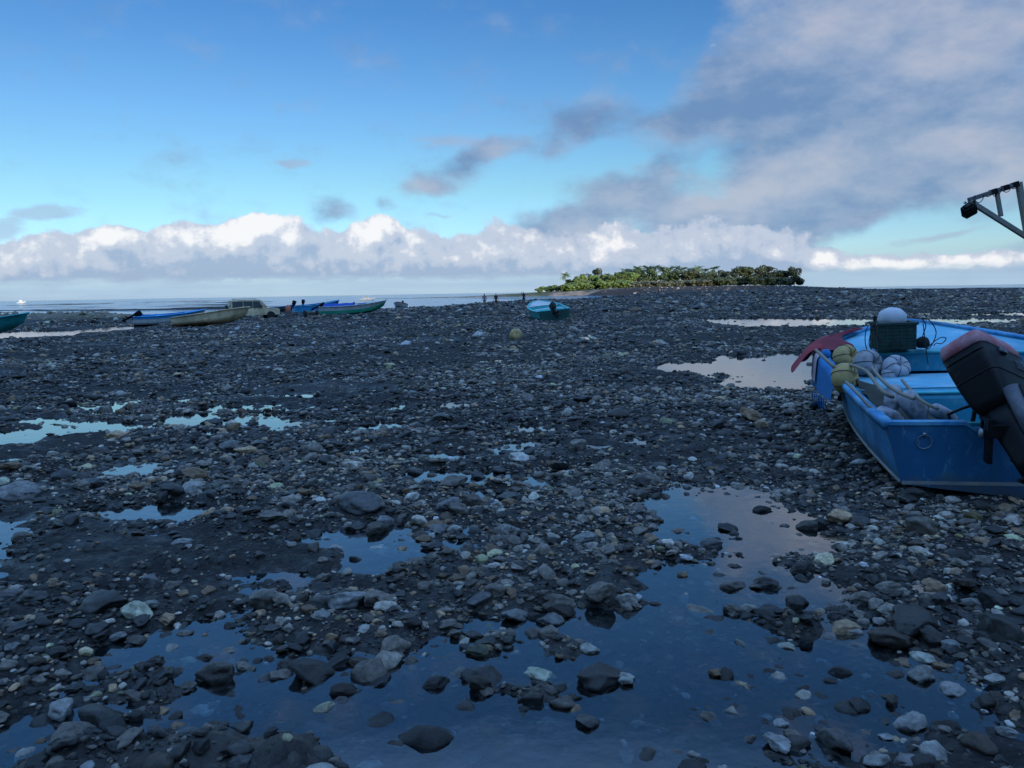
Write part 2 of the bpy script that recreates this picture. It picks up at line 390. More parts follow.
def make_rock_mat():
    m, nt, b = new_mat('rock'); L = nt.links.new
    a = nd(nt, 'ShaderNodeAttribute'); a.attribute_name = 'rock_col'
    w = nd(nt, 'ShaderNodeAttribute'); w.attribute_name = 'gloss'
    g = nd(nt, 'ShaderNodeNewGeometry')
    n = nd(nt, 'ShaderNodeTexNoise'); n.inputs['Scale'].default_value = 28; n.inputs['Detail'].default_value = 8; n.inputs['Roughness'].default_value = .7
    L(g.outputs['Position'], n.inputs['Vector'])
    n2 = nd(nt, 'ShaderNodeTexNoise'); n2.inputs['Scale'].default_value = 7; n2.inputs['Detail'].default_value = 5; L(g.outputs['Position'], n2.inputs['Vector'])
    r = nd(nt, 'ShaderNodeMapRange'); r.inputs[1].default_value = .25; r.inputs[2].default_value = .75; r.inputs[3].default_value = .35; r.inputs[4].default_value = 1.6; L(n.outputs[0], r.inputs[0])
    r2 = nd(nt, 'ShaderNodeMapRange'); r2.inputs[1].default_value = .3; r2.inputs[2].default_value = .7; r2.inputs[3].default_value = .6; r2.inputs[4].default_value = 1.3; L(n2.outputs[0], r2.inputs[0])
    mm = nd(nt, 'ShaderNodeMath', operation='MULTIPLY'); L(r.outputs[0], mm.inputs[0]); L(r2.outputs[0], mm.inputs[1])
    v = nd(nt, 'ShaderNodeVectorMath', operation='SCALE'); L(a.outputs['Color'], v.inputs[0]); L(mm.outputs[0], v.inputs['Scale']); L(v.outputs[0], b.inputs['Base Color']); b.inputs['IOR'].default_value = 1.45
    ro = nd(nt, 'ShaderNodeMapRange'); ro.inputs[3].default_value = .85; ro.inputs[4].default_value = .2; L(w.outputs['Fac'], ro.inputs[0]); L(ro.outputs[0], b.inputs['Roughness'])
    bp = nd(nt, 'ShaderNodeBump'); bp.inputs['Strength'].default_value = .55; bp.inputs['Distance'].default_value = .02; L(n.outputs[0], bp.inputs['Height']); L(bp.outputs[0], b.inputs['Normal'])
    MAT['rock'] = m

def make_water_mats():
    def water(name, scale, strength, body, tf, stretch=(1, 1, 1), ior=1.333, dist=.05):
        m = bpy.data.materials.new(name); m.use_nodes = True; nt = m.node_tree; nt.nodes.clear(); L = nt.links.new
        out = nd(nt, 'ShaderNodeOutputMaterial'); g = nd(nt, 'ShaderNodeNewGeometry')
        mp = nd(nt, 'ShaderNodeMapping'); mp.inputs['Scale'].default_value = stretch; L(g.outputs['Position'], mp.inputs[0])
        n = nd(nt, 'ShaderNodeTexNoise'); n.inputs['Scale'].default_value = scale; n.inputs['Detail'].default_value = 4; L(mp.outputs[0], n.inputs['Vector'])
        bp = nd(nt, 'ShaderNodeBump'); bp.inputs['Strength'].default_value = strength; bp.inputs['Distance'].default_value = dist; L(n.outputs[0], bp.inputs['Height'])
        fr = nd(nt, 'ShaderNodeFresnel'); fr.inputs['IOR'].default_value = ior; L(bp.outputs[0], fr.inputs['Normal'])
        gl = nd(nt, 'ShaderNodeBsdfGlossy'); gl.inputs['Roughness'].default_value = .02; L(bp.outputs[0], gl.inputs['Normal'])
        if tf:
            un = nd(nt, 'ShaderNodeBsdfTransparent'); un.inputs['Color'].default_value = c4(body)
        else:
            un = nd(nt, 'ShaderNodeBsdfDiffuse'); un.inputs['Color'].default_value = c4(body)
        pw = nd(nt, 'ShaderNodeMath', operation='POWER'); pw.inputs[1].default_value = .56 if tf else 1.0; L(fr.outputs[0], pw.inputs[0])
        mx = nd(nt, 'ShaderNodeMixShader'); L(pw.outputs[0], mx.inputs[0]); L(un.outputs[0], mx.inputs[1]); L(gl.outputs[0], mx.inputs[2]); L(mx.outputs[0], out.inputs[0])
        return m
    MAT['pool'] = water('pool_water', 6, .025, (.62, .76, .86), True, ior=1.45)
    MAT['sea'] = water('sea_water', .5, 1.0, (.05, .24, .40), False, (.3, 1, 1), dist=.42)

# ------------------------------------------------------------------ stones
def rock_variants(n, sub):
    bm = bmesh.new(); bmesh.ops.create_icosphere(bm, subdivisions=sub, radius=1)
    V0 = np.array([v.co[:] for v in bm.verts]); Fc = np.array([[v.index for v in f.verts] for f in bm.faces]); bm.free()
    out = []
    for k in range(n):
        r_ = np.random.default_rng(100 + k); V = V0.copy()
        for i in range(r_.integers(7, 13)):
            d = r_.normal(size=3); d /= np.linalg.norm(d); lim = r_.uniform(.52, .88); t = V @ d
            V = V - np.maximum(t - lim, 0)[:, None] * d * .93
        V += V * (np.array([mnoise.noise(Vector(v * 1.7) + Vector((k * 7.3, 0, 0))) for v in V0])[:, None] * .22)
        if sub > 2: V += V * (np.array([mnoise.noise(Vector(v * 5.5) + Vector((k * 3.3, 5, 0))) for v in V0])[:, None] * .06)
        V *= np.array([1.0, r_.uniform(.62, .95), r_.uniform(.34, .62)])
        V /= np.abs(V[:, 0]).max()
        out.append(V)
    return out, Fc

def rot_batch(n, tilt):
    yaw = rng.uniform(0, 2 * np.pi, n); a = rng.normal(0, tilt, n); b = rng.normal(0, tilt, n)
    cz, sz = np.cos(yaw), np.sin(yaw); cx, sx = np.cos(a), np.sin(a); cy, sy = np.cos(b), np.sin(b)
    Rz = np.zeros((n, 3, 3)); Rz[:, 0, 0] = cz; Rz[:, 0, 1] = -sz; Rz[:, 1, 0] = sz; Rz[:, 1, 1] = cz; Rz[:, 2, 2] = 1
    Rx = np.zeros((n, 3, 3)); Rx[:, 0, 0] = 1; Rx[:, 1, 1] = cx; Rx[:, 1, 2] = -sx; Rx[:, 2, 1] = sx; Rx[:, 2, 2] = cx
    Ry = np.zeros((n, 3, 3)); Ry[:, 1, 1] = 1; Ry[:, 0, 0] = cy; Ry[:, 0, 2] = sy; Ry[:, 2, 0] = -sy; Ry[:, 2, 2] = cy
    return Rz @ Rx @ Ry

def stone_cols(n, x, y):
    """base colours: mostly dark wet greys, some paler dry, few warm or green-grey ones"""
    u = rng.random(n); v = np.exp(rng.normal(0, .28, n))
    patch = np.clip(.5 + 1.6 * fbm(x, y, 2.5, 3, 131), 0, 1)
    f = np.clip(.45 + .9 * patch, .3, 1.3)
    pale = u < .17 * f; mid = (~pale) & (u < .55 * f)
    c = np.where(pale[:, None], np.array([.31, .272, .222]), np.where(mid[:, None], np.array([.150, .128, .104]), np.array([.026, .023, .020]))) * v[:, None]
    very = u < .03; c[very] = np.array([.38, .36, .32]) * v[very, None]
    warm = rng.random(n) < .22; c[warm] *= np.array([1.3, .98, .70])
    grn = rng.random(n) < .015; c[grn] *= np.array([.95, 1.1, .72])
    gloss = np.where(pale | mid, rng.uniform(0, .3, n), rng.uniform(.2, .85, n))
    return np.clip(c, .008, .42), gloss

BOAT_HULLS = []
def scatter(y0, y1, dens, med, sig, smax):
    th = math.tan(R(38)); pad = 2.6 if y1 < 70 else 20; n = int(dens * (th * (y1 * y1 - y0 * y0) + 2 * pad * (y1 - y0)))
    y = rng.uniform(y0, y1, n * 3); y = y[rng.random(n * 3) < (th * y + pad) / (th * y1 + pad)][:n]; n = len(y); x = rng.uniform(-1, 1, n) * (th * y + pad)
    s = np.minimum(med * np.exp(rng.normal(0, sig, n)), smax)
    return x, y, s

def build_stones():
    # (y0, y1, per m2, median half-length, spread, cap)
    sets = [(2.5, 8, 900, .012, .5, .05), (2.5, 8, 230, .027, .50, .15), (2.5, 8, 5, .07, .35, .19), (2.5, 6.4, 42, .040, .42, .11), (8, 22, 420, .022, .5, .12), (8, 22, 16, .055, .45, .22), (22, 60, 48, .048, .5, .28), (60, 170, 3.2, .14, .5, .5), (170, 400, .16, .30, .5, .9)]
    SC = [scatter(*a) for a in sets]; X, Y, Sz = [np.concatenate(q) for q in zip(*SC)]; SI = np.concatenate([np.full(len(q[0]), k) for k, q in enumerate(SC)])
    h, m, sd = terrain(X, Y)
    clus = fbm(X, Y * 1.5, 3.2, 4, 111) + .6 * fbm(X, Y, .5, 2, 113)
    keep = rng.random(len(X)) < np.clip(.64 + clus * 1.7, .10, 1)
    keep &= (m < .02) | (rng.random(len(X)) < np.where(Sz > .022, 1.0, .75) * np.clip(.55 + 5 * np.maximum(0, fbm(X, Y, .55, 4, 57) - .0) + clus * 1.0, .10, 1)) 
    keep = np.where(SI == 3, (m > 0) & (rng.random(len(X)) < np.clip(.40 + clus * 1.3, .08, 1)), keep)
    keep &= ~((m > .05) & (Y > 5) & (Y < 7) & (X > .8) & (rng.random(len(X)) < .6))
    keep &= (sd > 0) & ~((m > .02) & (Y > 12) & (X > 0) & (rng.random(len(X)) < .93))
    keep &= ~((poly_sd(X, Y, LPOOL) > -.5) & (rng.random(len(X)) < .9))
    for P in BOAT_HULLS: keep &= poly_sd(X, Y, P) < -.02
    X, Y, Sz, h, m = X[keep], Y[keep], Sz[keep], h[keep], m[keep]
    # stones that can be picked out in the photograph: (px, py of centre base, half width px, shade)
    D3, D2, DK = (.27, .26, .235), (.16, .155, .145), (.04, .038, .036)
    BIG = [(22, 498, 24, D2, 'flat grey slab lying at the left edge of the flat, dull and dry'), (193, 494, 12, D3, 'pale angular block standing alone in dark mud left of the middle'),
           (362, 512, 31, (.06, .058, .056), 'large dark grey boulder with a rounded back, biggest among the stones in the middle'), (347, 607, 29, (.2, .195, .185), 'broad pale cracked slab beside the two small blue pools'),
           (335, 545, 9, D3, 'small pale square stone in front of the large dark boulder'), (386, 522, 14, (.13, .125, .12), 'pointed grey stone leaning beside the large dark boulder'),
           (265, 605, 17, (.10, .085, .07), 'brownish wedge of rock with one flat sloping face'), (322, 624, 12, D2, 'grey cube-like stone below the broad pale slab'),
           (185, 547, 15, D2, 'grey domed stone on the gravel left of the middle pools'), (541, 670, 20, (.26, .27, .20), 'pale greenish smooth stone sitting in the wide pool'),
           (627, 674, 17, (.22, .225, .2), 'pale flat-topped block in the wide pool with a dark wet side'), (588, 716, 17, (.05, .045, .042), 'dark brown cube-shaped rock in the wide pool near the bottom'),
           (747, 606, 11, (.30, .29, .25), 'cream rounded stone with a wet foot standing in the pool'), (788, 642, 13, (.26, .25, .20), 'pale pointed stone with an olive tint by the pool edge'),
           (457, 670, 16, (.075, .075, .07), 'dark olive rounded stone alone in the wide pool'), (552, 616, 18, (.09, .088, .082), 'grey faceted boulder at the upper edge of the wide pool'),
           (516, 614, 17, (.12, .118, .11), 'grey angular boulder with a pale top left of the faceted one at the pool edge'), (480, 604, 15, (.07, .068, .065), 'dark oblong stone at the corner of the wide pool'),
           (325, 702, 15, (.2, .185, .125), 'yellowish pointed rock with a dark companion in the lower left pool'), (342, 696, 12, DK, 'dark stone tucked behind the yellowish pointed rock'),
           (62, 709, 18, (.22, .215, .2), 'pale flat oval stone near the lower left corner'), (97, 716, 11, (.17, .16, .11), 'small yellowish crusty stone beside the pale oval one at lower left'),
           (12, 656, 11, D2, 'grey round stone at the left edge of the photograph'), (118, 636, 12, D2, 'grey oval stone on the gravel above the lower left pool'),
           (908, 721, 22, (.17, .165, .155), 'large grey wedge of stone at lower right, sharp ridge on top'), (884, 731, 11, (.2, .2, .195), 'speckled pale upright stone among the lower right heap'),
           (835, 740, 25, (.06, .055, .05), 'dark flat slab in front of the lower right heap'), (932, 754, 22, (.22, .21, .19), 'pale knobbly stone in the lower right heap'),
           (877, 765, 17, (.19, .18, .165), 'rough light grey stone at the very bottom of the lower right heap'), (905, 768, 14, (.15, .145, .14), 'smooth grey stone at the bottom edge between rough ones'),
           (952, 684, 20, (.22, .215, .2), 'light grey elongated stone above the lower right heap'), (995, 679, 13, (.2, .195, .17), 'light pockmarked stone right of the elongated light grey one'),
           (1007, 729, 13, D2, 'grey angular stone at the right edge below the pockmarked one'), (928, 621, 13, (.25, .25, .24), 'pale tilted flat stone catching the sky light at right'),
           (951, 647, 12, (.2, .2, .195), 'pale narrow tilted stone below the flat one at right'), (972, 597, 14, D2, 'greyish stone beside the small pool at right'),
           (828, 632, 12, (.12, .115, .105), 'dull rounded stone on gravel between pool and boat'), (857, 640, 13, (.11, .105, .1), 'dull rounded stone right of a similar one between pool and boat'),
           (780, 743, 19, (.25, .245, .235), 'pale flat stone awash at the bottom of the pool'), (781, 719, 11, (.24, .235, .22), 'small cream oval stone awash above the pale flat one'),
           (721, 763, 11, (.24, .23, .21), 'small pale stone at the bottom edge of the pool'), (710, 543, 17, DK, 'black craggy rock breaking the surface of the bright pool'),
           (475, 751, 11, (.08, .078, .075), 'dark squat stone with light top near the bottom middle'), (240, 764, 16, (.05, .048, .046), 'dark rock in the cluster at the bottom left'),
           (190, 741, 12, (.05, .05, .05), 'dark stone ringed by water at lower left'), (140, 688, 11, (.028, .026, .024), 'black craggy rock lump in the lower left pool'),
           (267, 672, 13, (.045, .04, .04), 'dark smooth mound barely above the water at lower left'), (155, 735, 14, (.05, .05, .05), 'low dark stone at lower left beside the pool rim'),
           (230, 452, 12, D2, 'grey lump on the open mud at left'), (412, 396, 7, D2, 'small light grey stone on the open flat in mid-distance'), (510, 496, 13, (.07, .066, .062), 'dark rounded boulder left of the bright pool, on gravel'),
           (586, 541, 16, (.15, .145, .135), 'grey slab-topped stone left of the bright pool'), (447, 511, 16, (.11, .105, .1), 'grey stone with a peaked top near the middle'), (440, 530, 13, (.13, .125, .12), 'light grey flat stone below the peaked one'),
           (150, 585, 15, (.1, .095, .09), 'long low grey stone at left among small gravel'), (150, 612, 13, D2, 'grey two-humped stone at left'), (12, 600, 16, (.075, .06, .055), 'dark reddish blocky rock at the left edge'),
           (350, 712, 1, DK, None)]
    BIG = [b for b in BIG if b[4]]
    bx = []
    for px, py, hw, col, lab in BIG:
        p = at(px, py, .02); bx.append((p.x, p.y, hw * p.y / F))
    bx = np.array(bx)
    # nothing loose inside the picked-out ones
    d = np.ones(len(X), bool)
    for x_, y_, s_ in bx: d &= ((X - x_) ** 2 + (Y - y_) ** 2) > (s_ * .95) ** 2
    X, Y, Sz, h, m = X[d], Y[d], Sz[d], h[d], m[d]
    app = Sz / Y; inside = (np.abs(X / Y) < .66) & (Y > 3.25)
    order = np.argsort(-np.where(inside, app, -1))
    pick = order[:295 - len(BIG)]
    isb = np.zeros(len(X), bool); isb[pick] = True
    # individual stones
    var, Fv = rock_variants(14, 4)
    def one(x, y, s, col, gl, lab, hh, mm, k):
        V = var[k % len(var)] * s; V = V @ rot_batch(1, .16)[0].T
        V[:, 2] -= V[:, 2].min()
        sink = .28 * V[:, 2].max()
        me = np_mesh('stone', V, Fv, MAT['rock'], dict(rock_col=np.tile(col, (len(V), 1)), gloss=np.full(len(V), gl)))
        o = link(bpy.data.objects.new('stone', me)); o.location = (x, y, hh - sink); tag(o, lab, 'stone', 'stones lying loose on the tidal flat')
    hb = terrain(bx[:, 0], bx[:, 1])[0]
    for k, (px, py, hw, col, lab) in enumerate(BIG):
        one(bx[k, 0], bx[k, 1], bx[k, 2], np.array(col), .25 if col[0] > .1 else .6, lab, max(hb[k], -.02), 0, k)
    cc, gg = stone_cols(len(X), X, Y); cc[m > 0] *= .62
    for k in pick:
        t = cc[k].mean(); shade = 'pale grey' if t > .12 else ('mid grey' if t > .055 else 'dark wet')
        where = 'standing in shallow pool water' if m[k] > .02 else ('lying at a pool edge' if m[k] > -.35 else 'lying on the dark gravel')
        one(X[k], Y[k], Sz[k], cc[k], gg[k], shade + ' stone ' + where, max(h[k], -.05), 0, int(rng.integers(14)))
    # the rest: one mass of pebbles
    Vs, Fs, Cs, Gs, Sm = [], [], [], [], []; off = 0
    for (a, bnd, sub, s0, s1) in ((0, 7.0, 3, .022, 9), (0, 7.0, 2, 0, .022), (7.0, 14, 2, .016, 9), (7.0, 14, 1, 0, .016), (14, 24, 2, .05, 9), (14, 24, 1, 0, .05), (24, 999, 1, 0, 9)):
        vr, fv = rock_variants(16, sub)
        sel = np.where((Y >= a) & (Y < bnd) & (Sz >= s0) & (Sz < s1) & ~isb)[0]
        kk = rng.integers(16, size=len(sel)); Rm = rot_batch(len(sel), .22)
        for v in range(16):
            q = np.where(kk == v)[0]
            if not len(q): continue
            idx = sel[q]; B = np.einsum('nij,vj->nvi', Rm[q], vr[v]) * Sz[idx][:, None, None]
            zmin = B[:, :, 2].min(1); zh = B[:, :, 2].max(1) - zmin
            B[:, :, 2] += (h[idx] - zmin - .40 * zh)[:, None]; B[:, :, 0] += X[idx][:, None]; B[:, :, 1] += Y[idx][:, None]
            nv = vr[v].shape[0]
            Vs.append(B.reshape(-1, 3)); Fs.append((fv[None] + (np.arange(len(q)) * nv)[:, None, None]).reshape(-1, 3) + off); off += len(q) * nv; Sm.append(np.full(len(q) * len(fv), sub > 1))
            Cs.append(np.repeat(cc[idx], nv, 0)); Gs.append(np.repeat(gg[idx], nv))
    V, Fc, C_, G_ = np.concatenate(Vs), np.concatenate(Fs), np.concatenate(Cs), np.concatenate(Gs)
    bank = poly_sd(V[:, 0], V[:, 1], [(-66, 61), (-46, 62), (-30, 68), (-33, 77), (-60, 82), (-80, 78)]) > -2
    C_[bank] = np.clip(C_[bank] * 1.2 + np.array([.16, .122, .07]), .03, .40)
    me = np_mesh('pebbles', V, Fc, MAT['rock'], dict(rock_col=C_, gloss=G_))
    me.polygons.foreach_set('use_smooth', np.concatenate(Sm)); o = link(bpy.data.objects.new('pebbles', me)); tag(o, 'small wet dark pebbles and gravel covering the tidal flat', 'pebbles', kind='stuff')
    print('pebble verts', len(V), 'stones', len(X))

# ------------------------------------------------------------------ water
def build_water():
    def sheet(name, P, z, mat, k):
        me = bpy.data.meshes.new(name); me.from_pydata([(x, y, z) for x, y in P], [], [tuple(range(len(P)))]); me.materials.append(mat)
        o = link(bpy.data.objects.new(name, me)); tag(o, kind='structure'); return o
    sheet('pool_water', [(-16, 1), (24, 1), (75, 62), (6, 62), (1.5, 30), (-5, 17.5), (-16, 16.5)], 0.0, MAT['pool'], 0)
    sheet('pool_water', [(-40, 26), (-18, 37), (-14, 52), (-19, 56), (-40, 48)], LEFT_POOL_Z, MAT['pool'], 0)
    n = 48; V = [(0, 0, SEA_Z)]; rs = [40000]
    me = bpy.data.meshes.new('sea'); V = [(40000 * math.cos(2 * math.pi * i / n), 40000 * math.sin(2 * math.pi * i / n), SEA_Z) for i in range(n)]
    me.from_pydata(V, [], [tuple(range(n))]); me.materials.append(MAT['sea'])
    o = link(bpy.data.objects.new('sea', me)); tag(o, kind='structure')

# ------------------------------------------------------------------ boats
class Hull:
    def __init__(s, L=6.2, b0=.85, bm=1.0, sm=.45, pp=1.8, q=1.7, h0=.62, h1=1.05, hp=2.0, zc=.12):
        s.L, s.b0, s.bm, s.sm, s.pp, s.q, s.h0, s.h1, s.hp, s.zc = L, b0, bm, sm, pp, q, h0, h1, hp, zc
    def g(s, t):
        """half breadth and height of the gunwale at station t"""
        if t < s.sm: b = s.b0 + (s.bm - s.b0) * math.sin(math.pi / 2 * t / s.sm)
        else: b = s.bm * max(0, 1 - min(1, (t - s.sm) / (1 - s.sm)) ** s.pp) ** (1 / s.q)
        return b, s.h0 + (s.h1 - s.h0) * t ** s.hp
    def section(s, t, side=1):
        b, h = s.g(t)
        k = .55 * max(0, (t - .55) / .45) ** 2.6 * h
        cz = min(h * .8, s.zc + .30 * t ** 3 + k * .8); cb = b * (.9 - .28 * t ** 2.5)
        pts = [(0, k), (cb * .5, k + (cz - k) * .45), (cb, cz)]
        for f in (.33, .66, 1): pts.append((cb + (b - cb) * f ** 1.25, cz + (h - cz) * f))
        y = lambda z: s.L * (t - .10 * t ** 4 * (1 - z / max(h, .01)))
        return [Vector((side * x, y(z), z)) for x, z in pts]
    def inner(s, t, side=1, wall=.045, floor=.1):
        b, h = s.g(t); o = s.section(t, 1)
        fz = max(o[2].z, s.zc) + floor; fb = max(0, o[3].x - wall - .03); gb = max(0, b - wall)
        pts = [(0, fz), (fb, fz), ((fb + gb) / 2, (fz + h) / 2), (gb, h)]
        y = lambda z: s.L * (t - .10 * t ** 4 * (1 - z / max(h, .01))) - (.05 * t ** 8)
        return [Vector((side * x, y(z), z)) for x, z in pts]

def stations(n=26, a=0.0, b=1.0): return [a + (b - a) * (1 - (1 - i / n) ** 1.5) for i in range(n + 1)]

def boat_parts(root, H, m_out, m_in, m_rail, m_bot=None, m_tr=None, notch=None, deck=.64, thwarts=((.28, .44),), m_deck=None, m_edge=None, stripe=None, band=None):
    ts = stations()
    out = MB()
    for sd in (1, -1): out.grid([H.section(t, sd) for t in ts])
    if m_bot:
        mi = []
        for f in out.f: mi.append(1 if max(out.v[i][2] for i in f) <= 0 else 0)
        nsec = 5; out.mi = [1 if (k % nsec) < 2 else 0 for k in range(len(out.f))]
    hull = out.build('hull', [m_out, m_bot or m_out], root, smooth=True)
    bm = bmesh.new(); bm.from_mesh(hull.data); bmesh.ops.remove_doubles(bm, verts=bm.verts, dist=.002); bmesh.ops.recalc_face_normals(bm, faces=bm.faces); bm.to_mesh(hull.data); bm.free()
    inn = MB()
    for sd in (1, -1): inn.grid([H.inner(t, sd) for t in ts[:-1]])
    inn.build('inner_hull', m_in, root, smooth=True)
    # gunwale rail
    rows = []
    pts = [(H.g(t)[0] - .022, H.section(t)[-1].y, H.g(t)[1]) for t in ts]
    line = [Vector(p) for p in pts] + [Vector((-max(0, x), y, z)) for x, y, z in reversed(pts[:-1])]
    rails = []
    for i, p in enumerate(line):
        a, c = line[max(0, i - 1)], line[min(len(line) - 1, i + 1)]; d = (c - a); d.z = 0; d.normalize(); nrm = Vector((d.y, -d.x, 0))
        rails.append([p + nrm * u + Vector((0, 0, w)) for u, w in ((.045, -.05), (.05, .006), (.035, .02), (-.035, .02), (-.045, .006), (-.04, -.03))])
    rl = MB(); rl.loft(rails); rl.build('gunwale', m_rail, root, smooth=True, bevel=0)
    # transom
    o = H.section(0); cb, cz = o[2].x, o[2].z; b, h = H.g(0)
    def zb(x): x = abs(x); return cz * x / cb if x < cb else cz + (h - cz) * (x - cb) / max(.001, b - cb)
    def zt(x):
        if not notch: return h + .004
        a, c, dp = notch
        return h + .004 - dp * min(1, max(0, (x - a) / .06)) * min(1, max(0, (c - x) / .06))
    xs = sorted(set([-b + .004, -cb, -cb * .5, 0, cb * .5, cb, b - .004] + ([notch[0], notch[0] + .06, notch[1] - .06, notch[1]] if notch else [])))
    tr = MB(); rings = []
    for x in xs: rings.append([Vector((x, -.012, zb(x) - .002)), Vector((x, .055, zb(x) - .002)), Vector((x, .055, zt(x))), Vector((x, -.012, zt(x)))])
    tr.loft(rings); tr.build('transom', m_tr or m_out, root)
    if m_edge:
        cap = MB(); seg = [x for x in xs]
        rings = [[Vector((x, -.022, zt(x) - .012)), Vector((x, .065, zt(x) - .012)), Vector((x, .065, zt(x) + .016)), Vector((x, -.022, zt(x) + .016))] for x in seg]
        cap.loft(rings); cap.build('transom_cap', m_rail, root)
    # foredeck with a bulkhead that leaves a gap above the floor
    if deck:
        dk = MB(); rows = []
        for t in [x for x in stations(18, deck, .985)]:
            b_, h_ = H.g(t); y = H.section(t)[-1].y - .01; b_ = max(.004, b_ - .05)
            rows.append([Vector((b_ * u, y, h_ - .035 + .045 * (1 - u * u))) for u in (-1, -.75, -.5, -.25, 0, .25, .5, .75, 1)])
        dk.grid(rows); dk.build('foredeck', m_deck or m_in, root, smooth=True, solid=.02)
        b_, h_ = H.g(deck); y = H.section(deck)[-1].y - .02
        if m_edge:
            ed = MB(); ed.tube([(b_ * u * .95, y, h_ - .045 + .045 * (1 - u * u)) for u in (-1, -.75, -.5, -.25, 0, .25, .5, .75, 1)], .022); ed.build('deck_edge', m_edge, root, smooth=True)
        bk = MB(); us = (-1, -.5, 0, .5, 1)
        bk.loft([[Vector((b_ * u * .94, y + dy, zz)) for dy, zz in ((0, h_ - .22), (.03, h_ - .22), (.03, h_ - .06 + .045 * (1 - u * u)), (0, h_ - .06 + .045 * (1 - u * u)))] for u in us])
        bk.build('bulkhead', m_in, root)
    for a, c in thwarts:
        y0, y1 = a * H.L, c * H.L; tm = (a + c) / 2; b_, h_ = H.g(tm); w = b_ - .075
        fl = H.inner(tm)[0].z
        th = MB()
        prof = [(y0, fl + .01), (y0 - .01, h_ - .15), (y0 + .015, h_ - .085), (y0 + .06, h_ - .055), (y1, h_ - .045), (y1 + .01, h_ - .1), (y1, fl + .01)]
        th.loft([[Vector((w * u * (1.0 if k > 0 and k < 6 else .9), yy, zz + (.03 * (1 - u * u) if 0 < k < 6 else 0))) for k, (yy, zz) in enumerate(prof)] for u in (-1, -.5, 0, .5, 1)])
        tb = th.build('thwart', m_in, root)
        if m_deck:
            tp = MB(); tp.grid([[Vector((w * u, yy, zz + .03 * (1 - u * u) + .006)) for u in (-1, -.5, 0, .5, 1)] for yy, zz in ((y0 + .05, h_ - .058), (y0 + .12, h_ - .053), (y1 + .005, h_ - .045))])
            tp.build('seat_top', m_deck, tb, smooth=True, solid=.006)
        if m_edge:
            e2 = MB(); e2.tube([(w * u, y0 + .004, h_ - .095 + .03 * (1 - u * u)) for u in (-1, -.5, 0, .5, 1)], .018); e2.build('edge_trim', m_edge, tb, smooth=True)
    if stripe:
        for sd in (1, -1):
            sm_ = MB(); sm_.tube([p[2] + Vector((sd * .004, 0, .015)) for p in (H.section(t, sd) for t in ts[:-2])], .016, 6); sm_.build('chine_strip', stripe, root, smooth=True)
    if band:
        m_b, f0, f1 = band
        for sd in (1, -1):
            bd = MB(); rows = []
            for t in ts[:-1]:
                s3, s5 = H.section(t, sd)[2], H.section(t, sd)[5]; nrm = Vector((sd * .008, 0, 0))
                rows.append([s3.lerp(s5, f) + nrm for f in (f0, (f0 + f1) / 2, f1)])
            bd.grid(rows); bd.build('colour_band', m_b, root, smooth=True)

def rrect(hx, y0, y1, z, r=.35, n=20, dz=0):
    """rounded rectangle ring"""
    cy, hy = (y0 + y1) / 2, (y1 - y0) / 2; ps = []
    for k in range(n):
        t = 2 * math.pi * (k + .5) / n; c, s_ = math.cos(t), math.sin(t); e = r
        ps.append(Vector((hx * math.copysign(abs(c) ** e, c), cy + hy * math.copysign(abs(s_) ** e, s_), z + dz * s_)))
    return ps

